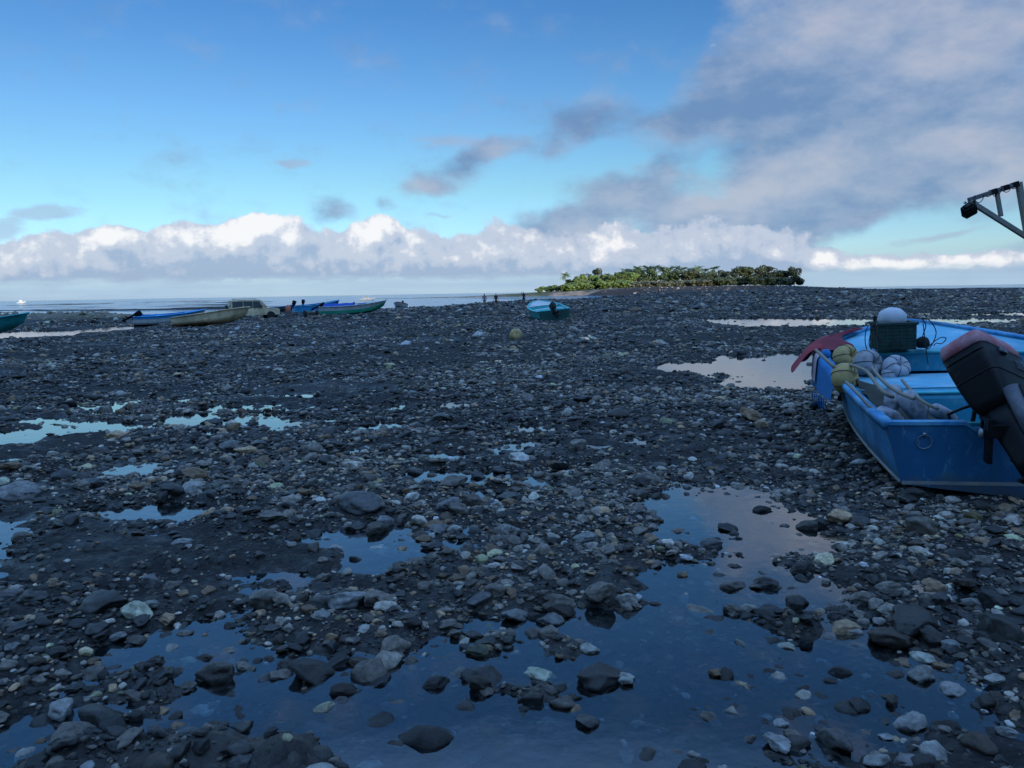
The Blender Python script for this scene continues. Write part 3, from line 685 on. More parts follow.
def outboard(parent, loc, rot, m_cowl, m_top, m_leg, big=False):
    rr_ = rrect
    if big:
        def rr_(hx, y0, y1, z, r=.35, n=36, dz=0): return [p + Vector((.105 * min(1, hx / .15), 0, 0)) for p in rrect(hx * 1.56, y0 * .95, y1 * .55, z, r * .72 if hx > .1 else r, n)]
    """the motor clamped on the transom; rot turns the tilted and steered upper assembly"""
    e = bpy.data.objects.new('outboard_motor', None); COL.objects.link(e); e.parent = parent; e.location = loc
    br = MB()
    for sx in (-.09, .09):
        br.box((sx, -.06, -.10), (.035, .10, .34)); br.box((sx, .05, .05), (.03, .16, .04)); br.tube([(sx, .10, .03), (sx, .10, -.06), (sx, .05, -.06)], .014, 6)
    br.box((0, -.10, -.02), (.2, .07, .10))
    # the rest is turned
    M = Matrix(rot).to_4x4()
    def turn(mb): mb.v = [tuple(M @ Vector(p)) for p in mb.v]; return mb
    br.build('clamp_bracket', m_leg, e, bevel=.006)
    lo = MB(); lo.loft([rr_(.10, -.16, .14, .10), rr_(.13, -.20, .20, .18, .4), rr_(.165, -.225, .235, .34, .4), rr_(.185, -.235, .25, .50, .4), rr_(.19, -.235, .255, .60, .4)])
    turn(lo).build('cowl', m_cowl, e, smooth=True)
    seam = MB(); seam.loft([rr_(.187, -.232, .25, .598, .4), rr_(.187, -.232, .25, .612, .4)]); turn(seam).build('seam', m_leg, e, smooth=True)
    tp = MB(); tp.loft([rr_(.193, -.238, .258, .610, .4), rr_(.19, -.235, .255, .68, .4), rr_(.178, -.222, .24, .735, .42), rr_(.15, -.19, .2, .765, .5), rr_(.07, -.1, .1, .78, .7)])
    turn(tp).build('cowl_top', m_top, e, smooth=True)
    leg = MB(); leg.loft([rrect(.085, -.17, .07, .13, .6), rrect(.075, -.16, .05, -.05, .6), rrect(.06, -.17, .02, -.30, .6), rrect(.055, -.19, .0, -.46, .6)])
    turn(leg).build('leg', m_leg, e, smooth=True)
    lw = MB(); lw.box((0, -.15, -.475), (.15, .34, .02)); lw.loft([rrect(.045, -.17, .0, -.47, .8), rrect(.03, -.16, -.02, -.72, .8)]); lw.loft([rrect(.012, -.14, .06, -.70, .8), rrect(.006, -.17, -.02, -.98, .8)])
    turn(lw).build('lower_unit', m_leg, e)
    gc = MB(); MM = Matrix.Translation((0, -.06, -.76)) @ Matrix.Rotation(R(90), 4, 'X'); gc.lathe([(.005, -.16), (.04, -.12), (.055, -.02), (.055, .12), (.04, .2), (.03, .26)], 12, MM); turn(gc).build('gearcase', m_leg, e, smooth=True)
    pr = MB()
    for k in range(3):
        Q = Matrix.Translation((0, -.29, -.76)) @ Matrix.Rotation(2 * math.pi * k / 3, 4, 'Y')
        vs = [Q @ Vector(p) for p in ((-.02, .02, .02), (.03, -.02, .02), (.075, -.03, .10), (.04, .0, .145), (-.035, .03, .13), (-.055, .03, .08))]
        pr.add(vs, [(0, 1, 2, 3, 4, 5)])
    turn(pr).build('propeller', m_leg, e, solid=.008)
    if big:
        tb = MB(); tb.tube([(-.06, -.21, .20), (-.045, -.20, -.02), (-.03, -.19, -.25)], [.062, .055, .045], 14); turn(tb).build('tilt_tube', MAT['leggrey'], e, smooth=True)
        gr = MB(); gr.tube([(-.06, -.275, .19), (-.045, -.258, -.02), (-.03, -.238, -.24)], .014, 8); turn(gr).build('tube_groove', m_leg, e, smooth=True)
        kn = MB(); kn.lathe([(.0, 0), (.035, .005), (.04, .02), (.025, .03), (0, .032)], 14, Matrix.Translation((-.118, -.03, -.05)) @ Matrix.Rotation(R(-90), 4, 'Y')); kn.build('bolt_cap', MAT['steel'], e, smooth=True)
        hs = MB(); hs.tube([(.19, .1, .42), (.25, .22, .36), (.22, .3, .2), (.16, .24, .06)], .018, 8); turn(hs).build('fuel_hose', m_leg, e, smooth=True)
        for z_, g_ in ((.37, .004), (.545, .003)):
            tl = MB(); tl.loft([rr_(.168 + (.02 if z_ > .5 else 0) + g_, -.228 - g_, .24, z_, .4), rr_(.168 + (.02 if z_ > .5 else 0) + g_, -.229 - g_, .24, z_ + .012, .4)]); turn(tl).build('trim_line', m_leg, e, smooth=True)
        lt = MB(); lt.box((.05, -.232, .575), (.09, .02, .05)); lt.box((.05, -.245, .555), (.05, .014, .03)); turn(lt).build('latch', MAT['leggrey'], e, bevel=.004)
        vn = MB()
        for q_ in range(4): vn.box((.24, -.222, .46 + q_ * .022), (.12, .012, .008))
        turn(vn).build('vent', MAT['leggrey'], e)
        cb_ = MB(); cb_.tube([(-.1, .1, .16), (-.2, .2, .10), (-.26, .36, .02), (-.2, .5, -.1)], .012, 8); cb_.build('control_cable', m_leg, e, smooth=True)
    return e

def rot_tilt(tilt, steer=0, roll=0): return (Matrix.Rotation(-tilt, 3, 'X') @ Matrix.Rotation(steer, 3, 'Z') @ Matrix.Rotation(roll, 3, 'Y'))

def make_boat_mats():
    P = paint
    MAT['blue'] = P('sea_blue_paint', (.012, .215, .47), (.13, .40, .60), .5, .5, 4, .2, grime=(.02, .06, .12), chips=(.30, .45, .55))
    MAT['blue_d'] = P('deep_blue_paint', (.006, .105, .235), (.03, .19, .33), .3, .5, 4, .1, grime=(.008, .04, .09), chips=(.10, .26, .38))
    MAT['blue_bot'] = P('worn_blue_bottom', (.03, .17, .28), (.07, .19, .27), .5, .6, 4, .2)
    MAT['blue_in'] = P('inner_blue_paint', (.025, .29, .43), (.10, .40, .50), .4, .55, 4, .1, grime=(.02, .09, .18), chips=(.22, .42, .5))
    MAT['cyan'] = P('cyan_trim_paint', (.05, .45, .52), (.16, .55, .58), .4, .5, 8, .1)
    MAT['deck'] = P('pale_blue_deck', (.10, .40, .56), (.25, .50, .62), .5, .6, 3.5, .1, grime=(.06, .17, .26), chips=(.32, .40, .44))
    MAT['seat'] = P('pale_lilac_deck', (.26, .42, .66), (.2, .5, .62), .4, .6, 3.5, .1)
    MAT['strip'] = P('worn_tan_strip', (.22, .24, .24), (.32, .3, .25), .5, .7, 12, .2)
    MAT['teal'] = P('teal_paint', (.015, .40, .43), (.06, .52, .54), .3, .45, 4)
    MAT['teal_d'] = P('dark_green_paint', (.006, .075, .065), (.02, .13, .11), .3, .5, 4)
    MAT['aqua'] = P('aqua_inner_paint', (.05, .50, .52), (.25, .6, .6), .4, .55, 4)
    MAT['green'] = P('sea_green_paint', (.02, .42, .25), (.10, .5, .34), .3, .45, 3)
    MAT['white'] = P('white_paint', (.62, .64, .62), (.42, .42, .38), .35, .5, 4, .08, grime=(.3, .29, .25))
    MAT['cream'] = P('cream_paint', (.80, .62, .37), (.56, .43, .26), .4, .55, 3, .1, grime=(.2, .16, .1))
    MAT['sky'] = P('bright_blue_paint', (.03, .34, .72), (.1, .45, .75), .3, .45, 4)
    MAT['black'] = P('black_plastic', (.004, .004, .005), (.016, .016, .017), .25, .4, 8, .05, grime=(.002, .002, .003)); MAT['black'].node_tree.nodes['Principled BSDF'].inputs['IOR'].default_value = 1.3
    MAT['leggrey'] = P('dull_grey_casting', (.085, .09, .115), (.16, .16, .18), .4, .42, 14, .08)
    MAT['redtop'] = P('sun_faded_red', (.32, .085, .10), (.42, .24, .26), .6, .55, 7, .06, grime=(.2, .06, .07))
    MAT['steel'] = P('dull_steel', (.36, .37, .38), (.2, .18, .16), .4, .35, 20, .1, metal=.6)
    MAT['rust'] = P('weathered_steel', (.16, .15, .15), (.24, .16, .12), .45, .6, 9, .15)
    MAT['tube'] = P('galvanised_tube', (.30, .28, .24), (.30, .22, .16), .45, .6, 9, .15)
    MAT['rubber'] = P('tyre_rubber', (.018, .018, .018), (.05, .045, .04), .4, .8, 6)
    MAT['glass'] = P('tinted_glass', (.02, .03, .04), (.03, .04, .05), .1, .08, 3, 0)
    MAT['yellowf'] = P('yellow_foam', (.52, .37, .14), (.34, .24, .12), .5, .75, 9, .3, grime=(.17, .13, .06))
    MAT['whitef'] = P('grey_foam', (.36, .36, .38), (.22, .2, .2), .5, .75, 9, .3, grime=(.15, .14, .14))
    MAT['whitef2'] = P('pale_foam', (.44, .45, .50), (.28, .27, .28), .45, .7, 9, .3)
    MAT['bottle'] = P('scuffed_grey_plastic', (.36, .37, .42), (.10, .10, .10), .5, .5, 7, .1, grime=(.05, .045, .045))
    MAT['rope'] = fabric('beige_rope', (.30, .26, .20), (.20, .17, .13), 60)
    MAT['cord'] = fabric('black_cord', (.01, .011, .015), (.02, .02, .025), 60)
    MAT['net'] = fabric('olive_net', (.022, .028, .02), (.06, .055, .04), 30)
    MAT['redcloth'] = fabric('dark_red_cloth', (.20, .018, .03), (.13, .012, .025), 25)
    MAT['redbright'] = fabric('red_cloth', (.34, .03, .045), (.22, .02, .03), 25)
    MAT['pinkcloth'] = fabric('pale_pink_cloth', (.55, .42, .44), (.42, .3, .33), 20)
    MAT['bluenet'] = fabric('blue_net', (.01, .14, .38), (.03, .22, .5), 30)
    MAT['crate'] = P('dark_green_plastic', (.008, .045, .032), (.02, .07, .05), .3, .55, 10)
    MAT['sack'] = fabric('white_sack', (.60, .61, .64), (.5, .5, .52), 18)
    MAT['bluetarp'] = fabric('blue_tarpaulin', (.008, .05, .30), (.015, .09, .42), 5)
    MAT['orange'] = P('orange_plastic', (.55, .17, .10), (.5, .25, .18), .3, .5)

MOTOR_R = [[.852, -.523, -.026], [.406, .628, .664], [-.331, -.577, .747]]
NEAR = dict(x=4.129, y=6.0893, hd=.2555, heel=-.027, trim=.0384)
NH = Hull(L=5.1406, b0=1.1345, bm=1.2595, sm=.7273, pp=1.0107, q=1.3765, h0=.6119, h1=1.022, hp=1.806, zc=.12)
NM = (Matrix.Translation((NEAR['x'], NEAR['y'], .02)) @ Matrix.Rotation(-NEAR['hd'], 4, 'Z') @ Matrix.Rotation(NEAR['trim'], 4, 'X') @ Matrix.Rotation(NEAR['heel'], 4, 'Y'))
def foot(H, M): return [((M @ Vector((sx * H.g(t)[0] * .62, t * H.L * .8, 0))).x, (M @ Vector((sx * H.g(t)[0] * .62, t * H.L * .8, 0))).y) for sx, tt in ((1, (0, .3, .6, .85)), (-1, (.85, .6, .3, 0))) for t in tt]
BOAT_HULLS.append(foot(NH, NM))

def near_boat():
    root = empty('fishing_boat', (0, 0, 0)); root.matrix_world = NM
    tag(root, 'blue open skiff with worn paint, stern towards us, loaded with net floats and a crate', 'boat')
    boat_parts(root, NH, MAT['blue'], MAT['blue_in'], MAT['blue'], MAT['blue_bot'], MAT['blue_d'], notch=(-.56, .02, .05), deck=.64, thwarts=((.29, .46),), m_deck=MAT['deck'], m_edge=MAT['cyan'], stripe=MAT['strip'])
    st = MB(); o = NH.section(0); b = o[2].x
    st.loft([[Vector((x, yy, .13 + zz)) for yy, zz in ((-.0155, -.014), (-.0155, .014), (-.008, .014), (-.008, -.014))] for x in (-b * .995, 0, b * .995)]); st.build('waterline_stripe', MAT['strip'], root)
    rg = MB(); c = NH.b0
    rg.tube([(-.86 + .055 * math.cos(t), -.024, .47 + .055 * math.sin(t)) for t in [2 * math.pi * k / 20 for k in range(20)]], .0032, 6, close=True); rg.tube([(-.86, -.03, .53), (-.86, .0, .53)], .014, 8)
    rg.build('mooring_ring', MAT['steel'], root, smooth=True)
    pad = MB(); pad.box((-.28, .07, .50), (.55, .06, .22)); pad.build('motor_pad', MAT['teal'], root, bevel=.01)
    # motor, its turn fixed in the world
    loc = NM.inverted() @ Vector((3.66, 5.93, .645))
    rot = NM.to_3x3().inverted() @ Matrix(MOTOR_R)
    outboard(root, loc, rot, MAT['black'], MAT['redtop'], MAT['black'], big=True)
    return root

def on_boat(px, py, lz):
    """point of the boat's own level lz that this place of the photograph shows (world space)"""
    inv = NM.inverted(); o = inv @ Vector((0, 0, EYE)); d = inv.to_3x3() @ ray(px, py); t = (lz - o.z) / d.z
    return o + d * t     # boat space

def torus_float(name, loc, axis, R0, mat, label, group):
    """foam float: fat ring-shaped ball with a hole along its axis and scored grooves"""
    mb = MB(); prof = []
    n = 26
    for k in range(n + 1):
        a = -math.pi * .86 + 2 * math.pi * .86 * k / n
        rr = .52 + .48 * math.cos(a); zz = .46 * math.sin(a) * 1.5
        prof.append((max(.12, rr) * R0 * (1 + .012 * math.sin(k * 2.1)), zz * R0))
    q = Vector((0, 0, 1)).rotation_difference(Vector(axis).normalized()).to_matrix().to_4x4()
    mb.lathe(prof, 26, q)
    o = mb.build(name, mat, None, smooth=True); o.location = loc
    for k in range(6):
        an = math.pi * 2 * k / 6 + .3; cd = MB()
        cd.tube([q @ Vector((r_ * 1.012 * math.cos(an), r_ * 1.012 * math.sin(an), z_ * 1.012)) for r_, z_ in prof[3:-3]], .0035, 5); cd.build('cord', MAT['cord'], o, smooth=True)
    hb = MB(); hb.lathe([(0, prof[-1][1] * .6), (.1 * R0 + .004, prof[-1][1] * .62), (.1 * R0 + .004, prof[-1][1] * 1.02)], 12, q); hb.build('hole', MAT['cord'], o, smooth=True)
    tag(o, label, 'float', group)
    return o

def sagline(a, b, sag, n=10): return [a.lerp(b, k / n) - Vector((0, 0, sag * 4 * (k / n) * (1 - k / n))) for k in range(n + 1)]

def cloth(name, rows, mat, label, cat, solid=.008, sub=2, parent=None):
    mb = MB(); mb.grid(rows); o = mb.build(name, mat, parent, smooth=True, solid=solid, sub=sub)
    if label: tag(o, label, cat)
    return o

def boat_load():
    W = lambda p: NM @ p
    # net heap inside along the port side
    fl = NH.inner(.2)[0].z
    mb = MB(); rows = []
    for i in range(16):
        t = .08 + .5 * i / 15; b = NH.g(t)[0] - .12; y = t * NH.L; row = []
        for k in range(9):
            u = k / 8; x = -b + u * 1.0
            hgt = .44 * math.sin(math.pi * (i + .4) / 16) * (math.cos(u * math.pi / 2) ** .7 if u < 1 else 0) * (1 + .5 * mnoise.noise(Vector((i * .7, k * .9, 3))))
            if t > .28 and t < .47: hgt = max(hgt, .1)
            row.append(W(Vector((x, y, fl + max(.0, hgt)))))
        rows.append(row)
    mb.grid(rows); net = mb.build('fishing_net', MAT['net'], None, smooth=True, sub=2)
    tag(net, 'heap of dark olive fishing net along the inside of the blue skiff', 'net')
    G = 'net floats piled in the blue skiff'
    sp = [ # px, py, radius px, lz, axis(world), mat, label
        (846, 358, 13.5, .80, (.45, -.8, .35), 'yellowf', 'smaller yellow foam ring float with a dark red knot in its hole'),
        (845, 378, 15.5, .72, (.75, -.62, .2), 'yellowf', 'bigger yellow foam float overhanging the edge of the blue skiff, a beige line through it'),
        (868, 364, 14.5, .78, (.45, -.85, .2), 'whitef', 'grey foam ring float between the yellow floats and the white ones'),
        (896, 368, 13.5, .74, (.15, -.75, .65), 'whitef2', 'largest white foam ring float, at the inner side of the pile'),
        (891, 376, 10.5, .66, (.6, -.75, .25), 'whitef2', 'small white foam ball float nested against the largest white ring float')]
    for px, py, rp, lz, ax, mt, lab in sp:
        p = W(on_boat(px, py, lz)); torus_float('net_float', p, ax, rp * p.y / F / 1.0, MAT[mt], lab, G)
    # grey bottle floats near the transom
    bt = [(893, 399, 10, 17, .66, (.35, .5, .8), 'grey plastic bottle float standing upright behind the others, dark at its neck'), (914, 407, 12, 20, .62, (-.42, .35, .7), 'biggest grey plastic bottle float, leaning, dark lower end, in the middle by the transom'),
          (889, 416, 9, 15, .58, (-.85, .1, .35), 'pale grey plastic bottle float lying in the left corner of the transom'), (943, 414, 8.5, 15, .57, (-.8, .2, .45), 'grey plastic bottle float lying alone right of the others on the transom edge')]
    for px, py, rw, hl, lz, ax, lab in bt:
        p = W(on_boat(px, py, lz)); s_ = p.y / F; r_, l_ = rw * s_ * .86, hl * s_ * .9
        q = Vector((0, 0, 1)).rotation_difference(Vector(ax).normalized()).to_matrix().to_4x4()
        mb = MB(); mb.lathe([(.02, -l_ * 1.05), (.035, -l_ * 1.0), (.04, -l_ * .85), (r_ * .9, -l_ * .55), (r_, -l_ * .3), (r_ * .97, -l_ * .1), (r_, l_ * .1), (r_, l_ * .5), (r_ * .9, l_ * .78), (r_ * .6, l_ * .95), (.0, l_)], 20, q)
        o = mb.build('bottle_float', MAT['bottle'], None, smooth=True); o.location = p; tag(o, lab, 'float', 'bottle floats by the transom of the blue skiff')
    def rope(name, pts, r_, lab, mt='rope', smoothn=5):
        P = [W(on_boat(*p)) for p in pts]; out = []
        for i in range(len(P) - 1):
            p0, p1, p2, p3 = P[max(0, i - 1)], P[i], P[i + 1], P[min(len(P) - 1, i + 2)]
            for k in range(smoothn):
                t = k / smoothn; out.append(.5 * ((2 * p1) + (p2 - p0) * t + (2 * p0 - 5 * p1 + 4 * p2 - p3) * t * t + (3 * p1 - p0 - 3 * p2 + p3) * t ** 3))
        out.append(P[-1]); mb = MB(); mb.tube(out, r_, 8); o = mb.build(name, MAT[mt], None, smooth=True); tag(o, lab, 'rope' if mt == 'rope' else 'cord'); return o
    rope('rope', [(848, 364, .86), (866, 371, .86), (878, 386, .82), (886, 394, .78), (893, 397, .74)], .017, 'thick beige line running from the smaller yellow float to the upright bottle float')
    rope('rope', [(872, 368, .84), (882, 380, .80), (893, 389, .80), (904, 395, .78), (914, 399, .76)], .016, 'thick beige line running from the grey ring float to the biggest bottle float')
    rope('rope', [(902, 380, .76), (909, 388, .76), (917, 397, .72), (927, 404, .69), (938, 409, .66)], .014, 'beige line curving from the white ring float to the lone bottle float')
    rope('rope', [(846, 382, .80), (858, 394, .74), (868, 405, .66), (877, 413, .6)], .014, 'dull beige line hanging from the bigger yellow float down inside the hull')
    pole = MB(); a, b_ = W(on_boat(816, 350, .93)), W(on_boat(834, 367, .84)); pole.tube([a, a.lerp(b_, .5), b_], .018, 8); o = pole.build('wooden_pole', MAT['rope'], None, smooth=True); tag(o, 'short beige pole lying along the inner edge beside the red cloth', 'pole')
    # crate on the foredeck
    d0 = NH.g(.66)[1]
    c = on_boat(896, 354, d0 - .0); cy = c.y + .19
    root = empty('crate', (0, 0, 0)); zc_ = None
    b_, h_ = NH.g(.70); zc_ = h_ - .035 + .045 + .014
    root.matrix_world = NM @ Matrix.Translation((c.x, cy, zc_ - .004)) @ Matrix.Rotation(R(6), 4, 'Z'); tag(root, 'dark green plastic crate standing on the foredeck, hung with black cord', 'crate')
    w, dpt, hh = .195, .16, .30; mb = MB()
    for sx, sy, l_, ax in ((0, -1, w, 0), (0, 1, w, 0), (-1, 0, dpt, 1), (1, 0, dpt, 1)):
        for k in range(7): # slats between rim and base
            z = .03 + k * .040
            if ax == 0: mb.box((0, sy * dpt, z), (2 * w, .012, .034))
            else: mb.box((sx * w, 0, z), (.012, 2 * dpt, .034))
        for k in range(6):
            u = -1 + 2 * k / 5
            if ax == 0: mb.box((u * w * .97, sy * (dpt + .006), .148), (.016, .012, .296))
            else: mb.box((sx * (w + .006), u * dpt * .97, .148), (.012, .016, .296))
    mb.box((0, 0, .008), (2 * w, 2 * dpt, .014)); mb.build('body', MAT['crate'], root)
    rm = MB()
    for sy in (-1, 1): rm.box((0, sy * (dpt + .004), hh), (2 * w + .06, .035, .03))
    for sx in (-1, 1): rm.box((sx * (w + .006), 0, hh - .0015), (.035, 2 * dpt - .03, .029))
    rm.build('rim', MAT['crate'], root, bevel=.004)
    # white sack in the crate
    sk = MB(); rows = []
    for i in range(13):
        a = math.pi * i / 12; rr = math.sin(a) ** .85; zz = -math.cos(a)
        rows.append([Vector((rr * .155 * math.cos(t) * (1 + .16 * mnoise.noise(Vector((math.cos(t) * 2, math.sin(t) * 2, zz * 2)))), rr * .14 * math.sin(t), zz * .125 * (1 + .12 * mnoise.noise(Vector((t, zz, 1)))))) for t in [2 * math.pi * k / 22 for k in range(22)]])
    sk.loft(rows); so = sk.build('sack', MAT['sack'], None, smooth=True)
    so.matrix_world = root.matrix_world @ Matrix.Translation((-.01, 0, hh + .055)); tag(so, 'white rounded sack heaped on top of the green crate', 'sack')
    # black cords on the crate
    CM = root.matrix_world
    def cord(pts, lab):
        P = [CM @ Vector(p) for p in pts]; out = []
        for i in range(len(P) - 1):
            p0, p1, p2, p3 = P[max(0, i - 1)], P[i], P[i + 1], P[min(len(P) - 1, i + 2)]
            for k in range(6):
                t = k / 6; out.append(.5 * ((2 * p1) + (p2 - p0) * t + (2 * p0 - 5 * p1 + 4 * p2 - p3) * t * t + (3 * p1 - p0 - 3 * p2 + p3) * t ** 3))
        out.append(P[-1]); m_ = MB(); m_.tube(out, .0055, 6); o = m_.build('cord', MAT['cord'], None, smooth=True); tag(o, lab, 'cord')
    cord([(-.25, -.19, .36), (-.30, -.21, .22), (-.32, -.22, .08), (-.27, -.25, .01), (-.2, -.24, .10), (-.26, -.21, .24), (-.24, -.19, .35)], 'loop of black cord hanging over the left side of the green crate')
    cord([(-.25, -.19, .35), (-.34, -.2, .27), (-.37, -.25, .10), (-.36, -.5, -.10), (-.36, -.75, -.16)], 'long black cord hanging from the left of the crate down to the floats')
    cord([(.24, -.19, .36), (.33, -.19, .33), (.40, -.2, .20), (.36, -.22, .07), (.30, -.22, .012), (.26, -.2, .14), (.29, -.2, .27), (.25, -.19, .35)], 'loop of black cord hanging over the right side of the green crate')
    cord([(.30, -.22, .02), (.40, -.20, .10), (.47, -.18, .13), (.53, -.14, .11), (.50, -.1, .05), (.43, -.13, .06), (.38, -.2, .04)], 'loose curl of black cord on the deck right of the crate')
    cord([(.26, -.2, .3), (.27, -.25, .1), (.27, -.30, -.03), (.27, -.36, -.16)], 'straight black cord dropping over the deck edge right of the crate')
    cord([(-.06, -.20, .04), (-.10, -.21, .08), (-.02, -.215, .10), (.04, -.21, .06), (-.02, -.21, .02), (-.08, -.205, .03)], 'small pale-ended ring of cord on the front of the crate')
    bl = MB()
    bl.loft([[Vector((r_ * math.cos(t) * (1 + .2 * mnoise.noise(Vector((math.cos(t), math.sin(t), z * 9)))), r_ * .8 * math.sin(t), z)) for t in [2 * math.pi * k / 12 for k in range(12)]] for r_, z in ((.05, 0), (.085, .03), (.085, .07), (.06, .11), (.02, .13))])
    bo = bl.build('rope_bundle', MAT['cord'], None, smooth=True); bo.matrix_world = CM @ Matrix.Translation((.32, -.02, .0)); tag(bo, 'black bundle of cord on the foredeck against the right side of the crate', 'cord')
    # red cloth over the gunwale, pale cloth hanging outside
    def gp(t, off=0, dz=0):
        b, h = NH.g(t); y = NH.section(t)[-1].y; return Vector((-b + off, y, h + dz))
    rows = []
    ts = [.60, .65, .70, .74, .78, .82, .86]
    for i, t in enumerate(ts):
        r_ = []
        for k, (off, dz) in enumerate(((.40, .03), (.25, .06), (.10, .06), (.0, .05), (-.05, .02))):
            w_ = mnoise.noise(Vector((i * .9, k * .8, 2))) * .04
            r_.append(W(gp(t, off * (.6 + .4 * math.sin(i)) + .02, dz + .02 + w_)))
        rows.append(r_)
    cloth('red_cloth', rows, MAT['redcloth'], 'dark red cloth spread over the left edge of the blue skiff', 'cloth')
    rows = []
    for i in range(6):
        u = i / 5; t = .645 + .15 * u; r_ = []
        for k in range(7):
            v = k / 6; r_.append(W(gp(t, .04 - .10 * min(1, v * 4) - .17 * v, .065 - .02 * v - .34 * max(0, v - .12) + .025 * math.sin(u * 9 + v * 2) )) + Vector((-.10 * v, 0, 0)))
        rows.append(r_)
    cloth('red_flag', rows, MAT['redbright'], 'bright red flap of cloth hanging outside the skiff at far left', 'cloth')
    rows = []
    for i in range(5):
        u = i / 4; t = .60 + .07 * u
        rows.append([W(gp(t, .03 - .10 * min(1, v * 5) - .03 * v, .05 - .40 * max(0, v - .1) + .015 * math.sin(u * 8))) for v in [k / 6 for k in range(7)]])
    cloth('pink_cloth', rows, MAT['pinkcloth'], 'pale pink rag hanging outside beneath the red cloth', 'cloth')
    # blue netting draped over the side
    rows = []
    for i in range(12):
        u = i / 11; t = .39 + .30 * u; drop = .34 + .22 * u + .05 * math.sin(i * 2.3)
        rows.append([W(gp(t, .05 - .115 * min(1, v * 6) + .015 * math.sin(i * 1.7 + v * 5), .035 - drop * max(0, v - .12))) for v in [k / 9 for k in range(10)]])
    cloth('blue_netting', rows, MAT['bluenet'], 'blue tarp and netting draped over the left side of the skiff', 'netting', .006)
    for k in range(7):
        t = .46 + .22 * k / 6; a = gp(t, -.07, -.30 - .2 * k / 6)
        mb = MB(); mb.tube([W(a), W(a + Vector((-.01, .02, -.06 - .03 * (k % 3)))), W(a + Vector((.0, -.01, -.13 - .04 * (k % 2))))], .007, 5); o = mb.build('tassel', MAT['bluenet'], None, smooth=True)
        o.parent = bpy.data.objects['blue_netting']
    kb = MB(); 
    kb.loft([[W(on_boat(826, 354, .90)) + Vector((r_ * math.cos(q), r_ * math.sin(q), z)) for q in [2 * math.pi * k / 10 for k in range(10)]] for r_, z in ((.02, -.05), (.05, -.03), (.055, .01), (.03, .05))]); o = kb.build('rope_knot', MAT['bluenet'], None, smooth=True); tag(o, 'bright blue knot of rope on the skiff edge below the red cloth', 'rope')
    # red rag beyond the motor
    rows = []
    for i in range(6):
        rows.append([at_depth(1004 + i * 5 + k * 1.5, 330 + k * 4 + 2.5 * i + 2 * mnoise.noise(Vector((i * .9, k * 1.3, 9))), 6.55 - .05 * k) for k in range(5)])
    rag = MB(); bt = 1.0
    c0 = Vector((4.31, 6.72, 1.02))

# ------------------------------------------------------------------ far boats
def far_boat(name, label, stern, D, hd, H, mats, motor=None, heel=0, trim=.015, z=None, group='fishing boats drawn up on the shore', **kw):
    """stern: picture column of the stern, D metres out; hd clockwise from straight ahead"""
    x = (stern - 512) / F * D
    if z is None: z = float(terrain(np.array([x]), np.array([D]))[0][0]) - .02
    M = Matrix.Translation((x, D, z)) @ Matrix.Rotation(-R(hd), 4, 'Z') @ Matrix.Rotation(trim, 4, 'X') @ Matrix.Rotation(R(heel), 4, 'Y')
    root = empty(name, (0, 0, 0)); root.matrix_world = M; tag(root, label, 'boat', group)
    boat_parts(root, H, mats[0], mats[1], mats[2], *(mats[3:5] if len(mats) > 3 else (None, None)), **kw)
    if motor is not None:
        mo = outboard(root, (0, -.06, H.h0 - .02), rot_tilt(R(motor[0]), R(motor[1])), MAT['black'], motor[2] if len(motor) > 2 else MAT['black'], MAT['black']); mo.scale = (.8, .8, .8)
    BOAT_HULLS.append(foot(H, M))
    return root, M

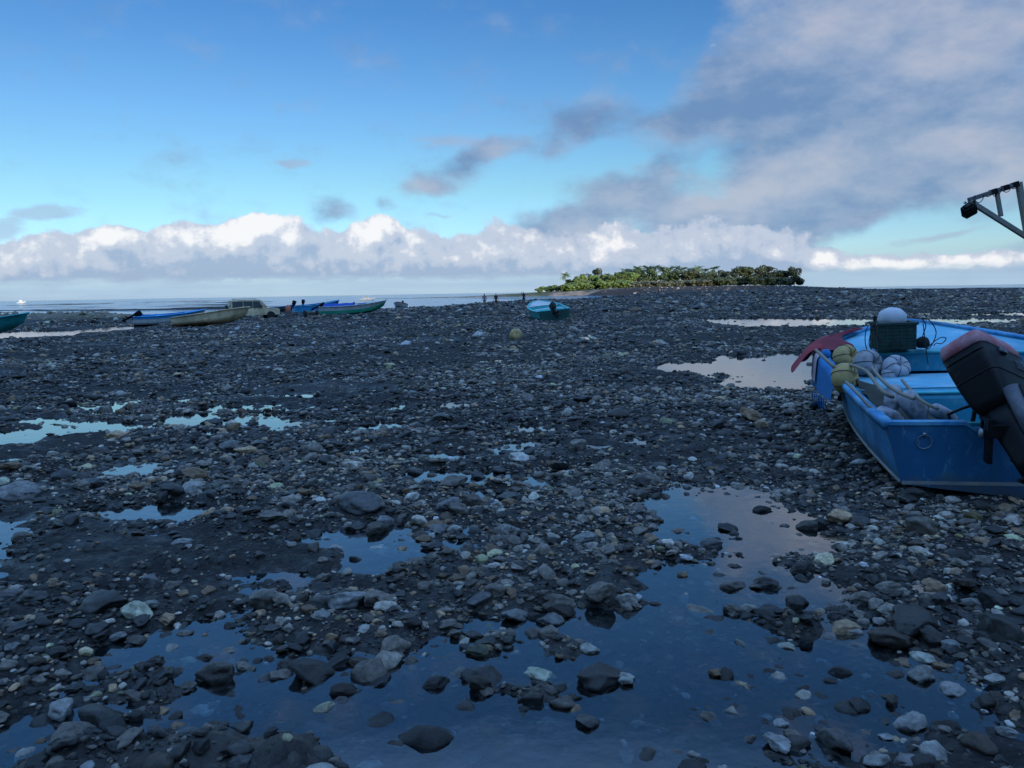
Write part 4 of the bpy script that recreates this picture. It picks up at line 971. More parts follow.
def build_far_boats():
    m = MAT
    b, M = far_boat('fishing_boat', 'small teal skiff alone on the open flat, stern towards us, black motor tilted up', 556, 46, -8, Hull(L=5.2, b0=.92, bm=1.06, sm=.5, h0=.62, h1=1.05), (m['teal'], m['aqua'], m['aqua'], m['teal_d'], m['teal_d']), (55, 35), heel=-5, deck=.62, thwarts=((.3, .42),), m_deck=m['white'])
    b, M = far_boat('fishing_boat', 'long skiff with white upper hull and green lower hull, broadside at the water edge', 322, 76, 84, Hull(L=6.3, b0=.75, bm=.95, sm=.4, h0=.8, h1=1.22, hp=2.6), (m['white'], m['sky'], m['white'], m['green'], m['white']), (64, 10), heel=4, deck=.7, thwarts=((.25, .33), (.5, .56)), m_deck=m['white'], band=(m['green'], 0, .42))
    rows = []
    H = Hull(L=6.3, b0=.75, bm=.95, sm=.4, h0=.8, h1=1.22, hp=2.6)
    for i in range(9):
        t = .06 + .46 * i / 8; bb, h = H.g(t); rows.append([M @ Vector((bb * u * 1.04, t * H.L, h + .03 + .20 * (1 - abs(u)) * (1 + .8 * mnoise.noise(Vector((i * .8, u * 2, 4)))) - .10 * (abs(u) > .95))) for u in (-1.0, -.75, -.4, 0, .4, .75, 1.0)])
    cloth('tarpaulin', rows, m['bluetarp'], 'blue tarpaulin spread over the rear half of the green and white skiff', 'tarp', .015, 1)
    far_boat('fishing_boat', 'bright blue skiff left of the green and white one, dark motor raised at its stern', 296, 84, 62, Hull(L=4.6, b0=.8, bm=.95, sm=.45, h0=.85, h1=1.25), (m['sky'], m['blue_in'], m['blue'], m['blue'], m['sky']), (20, 0), heel=2, deck=.66, band=(m['cyan'], .15, .3))
    far_boat('fishing_boat', 'blue skiff half hidden behind the bright blue one, motor showing above it', 306, 90, 40, Hull(L=5, b0=.8, bm=.95, sm=.45, h0=.9, h1=1.3), (m['bluetarp'], m['blue_in'], m['sky']), (12, 30), heel=-2)
    far_boat('fishing_boat', 'white skiff with blue rail and bottom by the rock bank, motor at its left end', 137, 56, 72, Hull(L=4.7, b0=.7, bm=.85, sm=.4, h0=.68, h1=1.0, hp=2.4), (m['white'], m['sky'], m['sky'], m['sky'], m['white']), (62, 0), heel=3, deck=.7, band=(m['sky'], .68, .98))
    far_boat('fishing_boat', 'cream skiff with weathered sides leaning over in front of the truck', 174, 47.5, 68, Hull(L=4.5, b0=.6, bm=.85, sm=.55, h0=.55, h1=.92, hp=1.3), (m['cream'], m['white'], m['cream'], m['cream'], m['cream']), None, heel=-7, trim=.05, deck=.66)
    far_boat('fishing_boat', 'teal skiff cut off by the left edge of the photograph beside the shallow pool', -108, 36, 78, Hull(L=5.75, b0=.8, bm=.95, sm=.45, h0=.62, h1=1.05), (m['teal'], m['aqua'], m['teal']), None, heel=2)
    far_boat('dinghy', 'small white and pink dinghy at the water edge, bow towards us', 405, 121, 186, Hull(L=3.4, b0=.75, bm=.95, sm=.45, h0=.7, h1=1.05), (m['white'], m['pinkcloth'], m['orange'], m['white'], m['white']), (40, 0), z=SEA_Z - .02, deck=.7)
    b, M = far_boat('motor_launch', 'white launch with a low cabin out on the sea left of the sand spit', 362, 330, 82, Hull(L=6.6, b0=.8, bm=1.1, sm=.4, h0=.8, h1=1.3), (m['white'], m['white'], m['white']), None, z=SEA_Z - .2, group='boats afloat on the sea', deck=.5)
    cb = MB(); cb.box((0, 2.6, 1.35), (1.2, 2.0, .9), taper=.85); cb.build('cabin', m['white'], b, bevel=.05)
    wn = MB(); wn.box((0, 2.6, 1.5), (1.22, 1.6, .3), taper=.95); wn.build('window', m['glass'], b)
    b, M = far_boat('motor_launch', 'tiny white boat far out at sea near the left horizon', 22, 700, 95, Hull(L=8, b0=1.0, bm=1.3, sm=.4, h0=1.1, h1=1.8), (m['white'], m['white'], m['white']), None, z=SEA_Z - .2, group='boats afloat on the sea', deck=.5)
    cb = MB(); cb.box((0, 3.2, 2.1), (1.6, 2.6, 1.8), taper=.8); cb.build('cabin', m['white'], b, bevel=.05)

def wheel(parent, loc, r, w, axis_rot=None):
    t = MB(); Q = Matrix.Translation(loc) @ (axis_rot or Matrix.Rotation(R(90), 4, 'Y'))
    t.lathe([(r * .6, -w / 2), (r * .92, -w / 2), (r, -w * .35), (r, w * .35), (r * .92, w / 2), (r * .6, w / 2)], 22, Q); o = t.build('wheel', MAT['rubber'], parent, smooth=False)
    h = MB(); h.lathe([(0.0, -w * .42), (r * .3, -w * .45), (r * .62, -w * .36), (r * .62, w * .36), (r * .3, w * .45), (0, w * .42)], 16, Q); h.build('rim', MAT['steel'], o)
    return o

def build_truck():
    x, D = (256 - 512) / F * 70, 70.0; z = float(terrain(np.array([x]), np.array([D]))[0][0])
    root = empty('pickup_truck', (x, D, z)); root.rotation_euler = (0, 0, R(-62)); tag(root, 'cream double cab off-road truck parked between the cream skiff and the blue boats', 'truck')
    # local: y forward, x right
    prof = [(-2.1, .42), (-2.12, .95), (-2.02, 1.02), (-1.98, 1.68), (-1.8, 1.76), (.35, 1.76), (.55, 1.7), (1.0, 1.08), (1.95, .98), (2.08, .85), (2.1, .42)]
    mb = MB(); rings = []
    for sx, k in ((-.82, .92), (-.80, 1), (.80, 1), (.82, .92)):
        rings.append([Vector((sx * (1 if zz < 1.05 else .9), yy * (1 if abs(sx) < .81 else .985), zz if abs(sx) < .81 else .42 + (zz - .42) * .97)) for yy, zz in prof])
    mb.loft(rings); mb.build('body', MAT['cream'], root, bevel=.03)
    for sx in (-1, 1):
        for y0, y1, y2, y3 in ((-1.86, -1.0, -1.0, -1.86), (-.92, -.22, -.22, -.92), (-.14, .62, .38, -.14)):
            w = MB(); X = sx * .80
            q = [Vector((sx * .835, y0, 1.10)), Vector((sx * .835, y1, 1.10)), Vector((sx * .762, y2, 1.62)), Vector((sx * .762, y3, 1.62))]; q2 = [p - Vector((sx * .05, 0, 0)) for p in q]
            w.loft([q, q2]); w.build('window', MAT['glass'], root)
    for yy, tilt in ((.80, -40), (-2.005, 4)):
        w = MB(); w.box((0, yy, 1.38), (1.28, .03, .5 if yy < 0 else .72), Matrix.Rotation(R(-tilt if yy > 0 else tilt), 3, 'X')); w.build('windscreen', MAT['glass'], root)
    for sx in (-.74, .74):
        for yy in (-1.3, 1.3): wheel(root, (sx, yy, .37), .37, .24)
    wheel(root, (-.25, -2.2, .98), .34, .2, Matrix.Rotation(R(90), 4, 'X')).name = 'spare_wheel'
    bp = MB(); bp.box((0, 2.14, .52), (1.6, .12, .18)); bp.box((0, -2.15, .5), (1.6, .12, .16)); bp.build('bumper', MAT['black'], root, bevel=.02)
    for sx in (-.6, .6):
        hl = MB(); hl.box((sx, 2.085, .8), (.28, .05, .16)); hl.build('headlight', MAT['white'], root, bevel=.02)
        tl = MB(); tl.box((sx * 1.2, -2.125, .78), (.14, .04, .26)); tl.build('tail_light', MAT['redbright'], root)
    rr = MB()
    for sx in (-.6, .6): rr.tube([(sx, -1.7, 1.83), (sx, .2, 1.83)], .02, 6)
    for yy in (-1.6, -.7, .1): rr.tube([(-.62, yy, 1.83), (.62, yy, 1.83)], .02, 6); 
    for yy in (-1.6, .1):
        for sx in (-.6, .6): rr.tube([(sx, yy, 1.74), (sx, yy, 1.83)], .018, 6)
    rr.build('roof_rack', MAT['black'], root)
    for sx in (-1, 1):
        mi = MB(); mi.box((sx * .95, .52, 1.15), (.16, .08, .16)); mi.build('mirror', MAT['black'], root, bevel=.02)
    BOAT_HULLS.append([(x - 1.5, D - 2), (x + 2, D - 2), (x + 2, D + 2), (x - 1.5, D + 2)])
    # boat trailer with a small grey skiff on it
    xt, Dt = (280 - 512) / F * 72, 72.0; zt = float(terrain(np.array([xt]), np.array([Dt]))[0][0])
    tr = empty('boat_trailer', (xt, Dt, zt)); tr.rotation_euler = (0, 0, R(-70)); tag(tr, 'boat trailer with two wheels hitched behind the cream truck', 'trailer')
    f = MB()
    for sx in (-.5, .5): f.tube([(sx, -1.3, .5), (sx, .8, .5), (0, 1.8, .5)], .04, 6)
    for yy in (-1.2, -.3, .6): f.tube([(-.5, yy, .5), (.5, yy, .5)], .035, 6)
    f.tube([(-.8, -.4, .36), (.8, -.4, .36)], .04, 6); f.tube([(-.5, -.4, .36), (-.5, -.4, .5)], .035, 6); f.tube([(.5, -.4, .36), (.5, -.4, .5)], .035, 6); f.build('frame', MAT['rust'], tr)
    for sx in (-.78, .78): wheel(tr, (sx, -.4, .36), .36, .2)
    far_boat('fishing_boat', 'little grey-blue skiff riding on the trailer beside the truck', 273, 72.4, 84, Hull(L=1.9, b0=.6, bm=.65, sm=.4, h0=.45, h1=.6), (MAT['leggrey'], MAT['sky'], MAT['blue']), None, z=zt + .54, deck=.7)
    jc = MB(); jc.loft([rrect(.2, -.14, .14, 0, .5), rrect(.22, -.15, .15, .06, .5), rrect(.22, -.15, .15, .42, .5), rrect(.12, -.1, .1, .52, .6), rrect(.06, -.05, .05, .58, .8)]); o = jc.build('fuel_can', MAT['orange'], None, smooth=True)
    o.location = ((290.5 - 512) / F * 71.5, 71.5, zt + .62); tag(o, 'orange fuel can standing upright at the tail of the boat trailer', 'can')
    sh = MB(); sh.box((0, 0, 0), (.9, .9, .07)); 
    o2 = MB(); o2.box((0, 0, .30), (.55, .5, .56)); o2.box((0, 0, .6), (.62, .56, .04)); oo = o2.build('fish_box', MAT['rust'], None, bevel=.02); oo.location = (o.location.x, o.location.y, zt + .0); tag(oo, 'grey-brown fish box on the ground under the orange fuel can', 'box')
    # launching trolley with small wheels
    xk, Dk = (313 - 512) / F * 66, 66.0; zk = float(terrain(np.array([xk]), np.array([Dk]))[0][0])
    tk = empty('launch_trolley', (xk, Dk, zk)); tk.rotation_euler = (0, 0, R(35)); tag(tk, 'dark two-wheeled launching trolley in front of the green and white skiff', 'trolley')
    f = MB(); f.tube([(-.55, 0, .26), (.55, 0, .26)], .035, 8); f.tube([(0, 0, .26), (0, 1.2, .5)], .03, 8); f.box((0, 0, .36), (.8, .16, .12)); f.build('frame', MAT['rust'], tk)
    for sx in (-.5, .5): wheel(tk, (sx, 0, .27), .27, .16)

# ------------------------------------------------------------------ lamp boom at the right edge
def build_boom():
    D = 13.0; Z = D / 8; g = lambda px, py, d=D: at_depth(px, py, d)
    root = empty('lamp_boom', (0, 0, 0)); tag(root, 'weathered steel boom frame reaching in at the right edge with a black floodlight', 'boom')
    tip, top, brt, brb, low = g(968.5, 200), g(1018.5, 183.5), g(996.5, 190.5), g(1001, 216.5), g(1028, 238)
    base = Vector((low.x + .45, D + .1, 0.0)); base.z = float(terrain(np.array([base.x]), np.array([base.y]))[0][0]) - .1
    up = (low - top).normalized()
    def sq(a, b, w, mb):
        d = (b - a); L_ = d.length; q = Vector((0, 0, 1)).rotation_difference(d.normalized()).to_matrix(); mb.box((a + b) / 2, (w * Z, w * Z, L_), q)
    a = MB(); sq(tip, top, .042, a); a.build('arm', MAT['rust'], root, bevel=.005)
    a = MB(); sq(tip + Vector((.02, .0, -.02)), low, .045, a); a.build('stay', MAT['tube'], root, bevel=.005)
    a = MB(); sq(brt, brb, .034, a); a.build('brace', MAT['tube'], root, bevel=.004)
    a = MB(); sq(top + Vector((0, 0, .02)), low, .05, a); sq(low, base, .052, a); a.build('post', MAT['tube'], root, bevel=.005)
    for f_ in (.5, .74, .93):
        a = MB(); p = tip.lerp(top, f_); sq(p - (top - tip).normalized() * .03 * Z, p + (top - tip).normalized() * .03 * Z, .052, a); a.build('tape', MAT['black'], root)
    w = MB(); pts = []
    for k in range(60):
        u = k / 59; p = tip.lerp(top, .08 + .86 * u); pts.append(p + Vector((0, -.03 * math.cos(u * 30), .03 * math.sin(u * 30) - .03 * math.sin(u * 9) ** 2)) * Z)
    w.tube(pts, .004 * Z, 5); w.build('cable', MAT['cord'], root)
    lp = g(969, 210.5); e = bpy.data.objects.new('floodlight', None); COL.objects.link(e); e.parent = root; e.location = lp; e.scale = (Z, Z, Z)
    Q = Matrix.Rotation(R(-28), 3, 'Y') @ Matrix.Rotation(R(25), 3, 'X')
    b = MB(); b.box((0, 0, 0), (.125, .075, .095), Q, 1.0); b.box(Q @ Vector((0, 0, .055)), (.085, .055, .03), Q); b.build('housing', MAT['black'], e, bevel=.006)
    b = MB(); b.box(Q @ Vector((0, 0, -.052)), (.11, .062, .008), Q); b.build('lens', MAT['glass'], e)
    b = MB(); b.tube([Q @ Vector((-.07, 0, 0)), Q @ Vector((-.07, 0, .07)), (tip - lp) / Z + Vector((.02, 0, -.02)), Q @ Vector((.07, 0, .07)), Q @ Vector((.07, 0, 0))], .009, 6); b.build('bracket', MAT['black'], e)
    b = MB(); b.tube([(-.005, 0, .06), (-.05, -.01, .085), (-.045, -.02, .06), (-.065, -.01, .075)], .005, 5); b.build('wire', MAT['cord'], e)

# ------------------------------------------------------------------ people
def skin_fig(name, joints, edges, mat, parent, sub=1):
    me = bpy.data.meshes.new(name); me.from_pydata([j[:3] for j in joints], edges, []); me.materials.append(mat)
    o = bpy.data.objects.new(name, me); link(o, parent)
    o.modifiers.new('skin', 'SKIN'); sv = me.skin_vertices
    if not sv: 
        bm = bmesh.new(); bm.from_mesh(me); bm.verts.layers.skin.verify(); bm.to_mesh(me); bm.free(); sv = me.skin_vertices
    for v, j in zip(sv[0].data, joints): v.radius = (j[3], j[3] if len(j) < 5 else j[4])
    sv[0].data[0].use_root = True
    d = o.modifiers.new('sub', 'SUBSURF'); d.levels = 1; d.render_levels = 2
    me.polygons.foreach_set('use_smooth', [True] * len(me.polygons)); o.modifiers['skin'].use_smooth_shade = True
    return o

def person(px, D, face, label, skin, top, bottom, hair, h=1.65, stride=.18, arms=0.0, long_top=False, group='people walking on the far flat'):
    x = (px - 512) / F * D; z = float(terrain(np.array([x]), np.array([D]))[0][0])
    root = empty('person', (x, D, z)); root.rotation_euler = (0, 0, R(face)); s_ = h / 1.65; root.scale = (s_, s_, s_)
    tag(root, label, 'person', group)
    J = [(0, 0, .88, .15, .11), (0, 0, 1.08, .13, .10), (0, .01, 1.28, .16, .105), (0, 0, 1.42, .055), (0, .015, 1.49, .07), (0, .02, 1.57, .085, .095), (0, .01, 1.64, .05)]
    E_ = [(0, 1), (1, 2), (2, 3), (3, 4), (4, 5), (5, 6)]
    for sd in (-1, 1):
        st = stride * sd; n = len(J)
        J += [(sd * .09, 0, .80, .095), (sd * .095, st * .55 + .02, .46, .06), (sd * .10, st, .09, .038), (sd * .105, st + .10, .035, .035)]
        E_ += [(0, n), (n, n + 1), (n + 1, n + 2), (n + 2, n + 3)]
        n = len(J); ar = -st * .8
        if arms and sd > 0: J += [(sd * .18, 0, 1.37, .05), (sd * .30, .05, 1.48, .038), (sd * .20, .06, 1.66, .03), (sd * .12, .05, 1.70, .03)]
        else: J += [(sd * .18, 0, 1.36, .05), (sd * .24, ar * .4, 1.10, .038), (sd * .25, ar + .06, .86, .028), (sd * .25, ar + .09, .78, .03)]
        E_ += [(2, n), (n, n + 1), (n + 1, n + 2), (n + 2, n + 3)]
    skin_fig('body', J, E_, skin, root)
    T = [(0, 0, .90 if not long_top else .72, .165 if not long_top else .19, .125), (0, 0, 1.08, .15, .115), (0, .01, 1.30, .175, .12), (0, 0, 1.40, .09)]
    te = [(0, 1), (1, 2), (2, 3)]
    for sd in (-1, 1): n = len(T); T += [(sd * .17, 0, 1.36, .065), (sd * .21, 0, 1.24, .055)]; te += [(2, n), (n, n + 1)]
    skin_fig('top', T, te, top, root)
    B = [(0, 0, .92, .16, .12), (0, 0, .84, .165, .125)]; be = [(0, 1)]
    for sd in (-1, 1): n = len(B); B += [(sd * .09, sd * stride * .1, .76, .105), (sd * .095, sd * stride * .4, .58, .085)]; be += [(1, n), (n, n + 1)]
    skin_fig('shorts', B, be, bottom, root)
    skin_fig('hair', [(0, .0, 1.60, .092, .10), (0, -.03, 1.52, .075, .06), (0, -.05, 1.42, .05, .03)], [(0, 1), (1, 2)], hair, root)

def build_people():
    sk = paint('tan_skin', (.36, .20, .13), (.40, .24, .17), .2, .6, 3, 0); sk2 = paint('brown_skin', (.20, .10, .065), (.24, .13, .085), .2, .6, 3, 0)
    gr = fabric('grey_cotton', (.20, .20, .23), (.26, .26, .30)); dk = fabric('black_cotton', (.012, .012, .018), (.03, .03, .04)); nv = fabric('navy_cotton', (.015, .02, .05), (.03, .035, .08)); wh = fabric('pale_cotton', (.5, .42, .40), (.6, .5, .48))
    hr = fabric('dark_hair', (.015, .011, .009), (.03, .022, .016)); pk = fabric('pink_cotton', (.5, .24, .24), (.6, .3, .3)); br = fabric('brown_cotton', (.09, .055, .045), (.12, .08, .06))
    person(486, 100, 10, 'person in a loose grey shirt with long dark hair, walking beside one in black', sk, gr, br, hr, 1.68, .2, long_top=True)
    person(497.5, 97, 5, 'person in a black top and dark shorts, right one of two walking side by side', sk, dk, dk, hr, 1.66, .16)
    person(525, 108, 160, 'person in dark clothes, one hand raised to the head, standing apart near the teal skiff', sk2, nv, dk, hr, 1.7, .08, arms=1)
    G = 'people far off before the island'
    person(659, 232, 20, 'distant person in brown at the left of the far group', sk2, br, br, hr, 1.65, .1, group=G)
    person(666.5, 225, 190, 'distant person in pale clothes in the middle of the far group', sk, wh, pk, hr, 1.75, .15, group=G)
    person(675, 235, 60, 'distant person in pink at the right of the far group', sk, pk, wh, hr, 1.6, .12, group=G)

# ------------------------------------------------------------------ small things on the flat
def build_small():
    p = at(516, 338.5, .05); mb = MB(); q = Matrix.Rotation(R(70), 4, 'X')
    mb.lathe([(.03, -.17), (.12, -.2), (.21, -.13), (.24, 0), (.21, .13), (.12, .2), (.03, .17)], 20, q); o = mb.build('marker_buoy', MAT['yellowf'], None, smooth=True); o.location = p + Vector((0, 0, .12)); tag(o, 'yellow round buoy stranded on the open flat below the teal skiff', 'buoy')
    p = at(258, 331.5, -.2); mb = MB()
    mb.loft([[Vector((r_ * math.cos(t) * (1 + .25 * mnoise.noise(Vector((math.cos(t) * 2, math.sin(t) * 2, z_ * 6)))), r_ * .7 * math.sin(t), z_)) for t in [2 * math.pi * k / 14 for k in range(14)]] for r_, z_ in ((.18, 0), (.26, .08), (.22, .2), (.12, .28), (.02, .31))])
    o = mb.build('plastic_bag', MAT['sack'], None, smooth=True); o.location = p; tag(o, 'crumpled white plastic bag on the flat in front of the truck', 'bag')

# ------------------------------------------------------------------ island trees
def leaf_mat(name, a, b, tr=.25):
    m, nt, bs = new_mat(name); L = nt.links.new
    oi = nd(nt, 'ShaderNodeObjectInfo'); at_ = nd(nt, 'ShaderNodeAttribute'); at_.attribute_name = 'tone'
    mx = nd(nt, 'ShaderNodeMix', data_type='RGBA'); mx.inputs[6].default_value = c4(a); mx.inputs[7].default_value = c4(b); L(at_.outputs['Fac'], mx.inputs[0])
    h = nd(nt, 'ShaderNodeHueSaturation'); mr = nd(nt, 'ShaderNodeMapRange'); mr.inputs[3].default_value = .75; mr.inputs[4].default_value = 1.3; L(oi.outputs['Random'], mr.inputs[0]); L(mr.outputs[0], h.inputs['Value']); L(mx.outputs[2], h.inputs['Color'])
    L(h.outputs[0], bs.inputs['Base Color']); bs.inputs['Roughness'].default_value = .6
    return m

def crown_mesh(name, mat, blobs, n, leaf, seed, droop=0):
    r_ = np.random.default_rng(seed); V, Fc, T = [], [], []
    for (cx, cy, cz, rx, ry, rz) in blobs:
        k = int(n / len(blobs)); d = r_.normal(size=(k, 3)); d /= np.linalg.norm(d, axis=1)[:, None]
        rad = r_.uniform(.55, 1.05, k) ** .6; p = d * rad[:, None] * np.array([rx, ry, rz]) + np.array([cx, cy, cz])
        s_ = leaf * r_.uniform(.5, 1.3, k); tone = np.clip(r_.normal(.5, .25, k) , 0, 1)
        for i in range(k):
            nrm = d[i] + r_.normal(size=3) * .55; nrm /= np.linalg.norm(nrm); u = np.cross(nrm, r_.normal(size=3)); u /= np.linalg.norm(u); v = np.cross(nrm, u)
            b = len(V); c = p[i]
            V += [c + u * s_[i], c + v * s_[i] * .6 + nrm * s_[i] * .15, c - u * s_[i] * .9, c - v * s_[i] * .6]; Fc.append((b, b + 1, b + 2, b + 3)); T += [tone[i]] * 4
    return np_mesh(name, np.array(V), np.array(Fc), mat, dict(tone=np.array(T)), smooth=False)

def trunk_mesh(name, mat, h, r0, limbs, seed):
    rd = random.Random(seed); mb = MB()
    mb.tube([(0, 0, -.3), (.06 * h * rd.uniform(-1, 1), 0, h * .4), (.08 * h * rd.uniform(-1, 1), .05 * h * rd.uniform(-1, 1), h)], [r0, r0 * .75, r0 * .35], 7)
    for k in range(limbs):
        a = rd.uniform(0, 6.28); z0 = h * rd.uniform(.4, .8); l_ = h * rd.uniform(.3, .5)
        mb.tube([(0, 0, z0), (math.cos(a) * l_ * .5, math.sin(a) * l_ * .5, z0 + l_ * .3), (math.cos(a) * l_, math.sin(a) * l_, z0 + l_ * .7)], [r0 * .45, r0 * .3, r0 * .12], 5)
    me = bpy.data.meshes.new(name); me.from_pydata([tuple(v) for v in mb.v], [], mb.f); me.materials.append(mat); return me

def palm_meshes(mat_leaf, mat_trunk, seed):
    rd = random.Random(seed); mb = MB(); lean = rd.uniform(-.9, .9)
    mb.tube([(0, 0, -.3), (lean * .35, 0, 3), (lean, 0, 6.6)], [.2, .15, .11], 7)
    t = bpy.data.meshes.new('trunk'); t.from_pydata([tuple(v) for v in mb.v], [], mb.f); t.materials.append(mat_trunk)
    V, Fc, T = [], [], []
    for k in range(17):
        a = 2 * math.pi * k / 17 + rd.uniform(-.15, .15); el = rd.uniform(-.2, 1.1); L_ = rd.uniform(2.2, 3.0); P = []
        for i in range(9):
            u = i / 8; rr = L_ * u * math.cos(el * (1 - u * .4)); zz = L_ * (math.sin(el) * u - .55 * u * u * (1.1 - .3 * el)); P.append(Vector((lean + rr * math.cos(a), rr * math.sin(a), 6.6 + zz)))
        sd = Vector((-math.sin(a), math.cos(a), 0)); tn = rd.random()
        for i in range(8):
            for s_ in (-1, 1):
                w = .55 * math.sin(math.pi * min(1, (i + .8) / 8.6)) + .08; b = len(V)
                V += [P[i], P[i + 1].lerp(P[i], .35), P[i + 1].lerp(P[i], .1) + sd * s_ * w - Vector((0, 0, w * .45)), P[i].lerp(P[i + 1], .45) + sd * s_ * w - Vector((0, 0, w * .5))]
                Fc.append((b, b + 1, b + 2, b + 3)); T += [tn] * 4
    c = np_mesh('crown', np.array([tuple(v) for v in V]), np.array(Fc), mat_leaf, dict(tone=np.array(T)), smooth=False)
    return t, c

def build_trees():
    bark = paint('grey_bark', (.12, .10, .08), (.2, .17, .14), .4, .9, 3, .3)
    lg = leaf_mat('light_leaves', (.055, .105, .022), (.12, .175, .045)); mg = leaf_mat('mid_leaves', (.026, .055, .016), (.07, .11, .034)); dg = leaf_mat('dark_leaves', (.016, .032, .013), (.042, .062, .024)); sg = leaf_mat('grey_green_leaves', (.07, .085, .055), (.12, .13, .085))  # dark_leaves: a dark species, with cloud shade put into the colour too
    def blobs(seed, n, R_, H0, H1, sq=.75):
        r_ = random.Random(seed); out = []
        for k in range(n):
            a = r_.uniform(0, 6.28); d = R_ * r_.uniform(.15, .75); z = r_.uniform(H0, H1); s_ = R_ * r_.uniform(.35, .6); out.append((d * math.cos(a), d * math.sin(a), z, s_, s_, s_ * sq))
        return out
    kinds = {}
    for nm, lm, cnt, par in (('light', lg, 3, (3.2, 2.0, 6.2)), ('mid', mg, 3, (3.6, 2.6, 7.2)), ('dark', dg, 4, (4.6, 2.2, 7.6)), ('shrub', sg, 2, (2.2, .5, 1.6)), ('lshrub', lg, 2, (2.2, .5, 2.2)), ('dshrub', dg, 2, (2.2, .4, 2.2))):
        kinds[nm] = []
        for k in range(cnt):
            low = 'shrub' in nm
            c = crown_mesh('crown', lm, blobs(hash_(nm) + k * 7, 5 if low else 9, par[0], par[1], par[2], .6), 700 if low else 1500, .32 if low else .42, 50 + k)
            t = trunk_mesh('trunk', bark, par[2] * (.7 if low else .85), .08 if low else .2, 4, k)
            kinds[nm].append((t, c))
    kinds['palm'] = [palm_meshes(lg if k < 1 else mg, bark, 5 + k) for k in range(3)]
    def place(kind, name, px, D, h, label, group, wide=1.0):
        t, c = kinds[kind][int(rng.integers(len(kinds[kind])))]
        x = (px - 512) / F * D; z = float(terrain(np.array([x]), np.array([D]))[0][0])
        full = max(v.co.z for v in c.vertices); s_ = h * (1.1 if 'shrub' in name else 1.1 + (float(rng.uniform(-.20, .24)) if kind in ('mid', 'dark') else float(rng.uniform(-.1, .14)))) / full
        r_ = empty(name, (x, D, z)); r_.scale = (s_ * wide, s_ * wide, s_); r_.rotation_euler = (0, 0, float(rng.uniform(0, 6.28))); tag(r_, label, 'tree' if 'shrub' not in name else 'shrub', group)
        link(bpy.data.objects.new('trunk', t), r_); link(bpy.data.objects.new('crown', c), r_)
    rr = lambda a, b: float(rng.uniform(a, b))
    # (kind, px, D, height) following the skyline of the island
    for px, D, h in ((567, 436, 8.4), (651, 455, 10.5), (656, 470, 10.8), (661, 462, 10.2), (698, 470, 10.6), (645, 480, 10.2), (609, 452, 8.4), (705, 468, 9.8), (585, 434, 7.4), (591, 440, 8.2), (619, 448, 8.8), (626, 450, 9.2), (637, 456, 10.0), (670, 474, 11.2), (676, 470, 10.4), (684, 472, 11.0), (691, 474, 10.4), (648, 462, 11.0), (642, 470, 10.2), (716, 474, 10.0)):
        place('palm', 'palm_tree', px, D, h, 'palm with a ragged crown standing above the bushes at the left end of the island' if px < 570 else ('palm standing above the broadleaf canopy in the middle of the island' if px > 630 else 'palm among the light green trees on the left half of the island'), 'palms on the island')
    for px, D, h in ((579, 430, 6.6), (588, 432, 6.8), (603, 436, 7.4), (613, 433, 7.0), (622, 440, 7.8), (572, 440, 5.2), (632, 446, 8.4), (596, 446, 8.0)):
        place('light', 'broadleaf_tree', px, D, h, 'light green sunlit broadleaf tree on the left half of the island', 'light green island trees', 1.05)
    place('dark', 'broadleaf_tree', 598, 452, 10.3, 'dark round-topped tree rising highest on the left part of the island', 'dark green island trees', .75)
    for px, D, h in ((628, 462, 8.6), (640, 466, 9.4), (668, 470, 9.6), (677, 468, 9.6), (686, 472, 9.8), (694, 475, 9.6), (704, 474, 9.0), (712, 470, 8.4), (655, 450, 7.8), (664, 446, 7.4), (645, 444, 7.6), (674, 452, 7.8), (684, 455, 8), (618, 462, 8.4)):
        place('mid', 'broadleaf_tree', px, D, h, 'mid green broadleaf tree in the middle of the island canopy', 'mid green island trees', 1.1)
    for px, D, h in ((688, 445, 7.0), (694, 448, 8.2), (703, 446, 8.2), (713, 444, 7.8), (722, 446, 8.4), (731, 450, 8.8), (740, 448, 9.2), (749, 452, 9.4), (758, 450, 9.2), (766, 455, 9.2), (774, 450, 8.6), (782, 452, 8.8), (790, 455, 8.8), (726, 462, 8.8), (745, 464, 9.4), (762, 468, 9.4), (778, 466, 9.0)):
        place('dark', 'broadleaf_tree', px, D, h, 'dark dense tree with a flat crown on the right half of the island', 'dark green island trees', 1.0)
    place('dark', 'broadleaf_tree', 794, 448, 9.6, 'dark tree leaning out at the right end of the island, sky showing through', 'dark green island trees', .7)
    for i in range(26):
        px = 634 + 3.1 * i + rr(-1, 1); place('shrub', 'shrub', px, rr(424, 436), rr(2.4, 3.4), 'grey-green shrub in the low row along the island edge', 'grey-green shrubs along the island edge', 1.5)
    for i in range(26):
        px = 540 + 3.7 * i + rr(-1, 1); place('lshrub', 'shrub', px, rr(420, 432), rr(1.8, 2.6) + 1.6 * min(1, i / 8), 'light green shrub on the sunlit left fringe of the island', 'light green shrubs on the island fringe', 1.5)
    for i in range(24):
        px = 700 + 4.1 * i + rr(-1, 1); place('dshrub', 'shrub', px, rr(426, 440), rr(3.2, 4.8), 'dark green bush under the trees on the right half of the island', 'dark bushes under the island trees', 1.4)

def hash_(s_): return sum(ord(c) * (i + 3) for i, c in enumerate(s_))

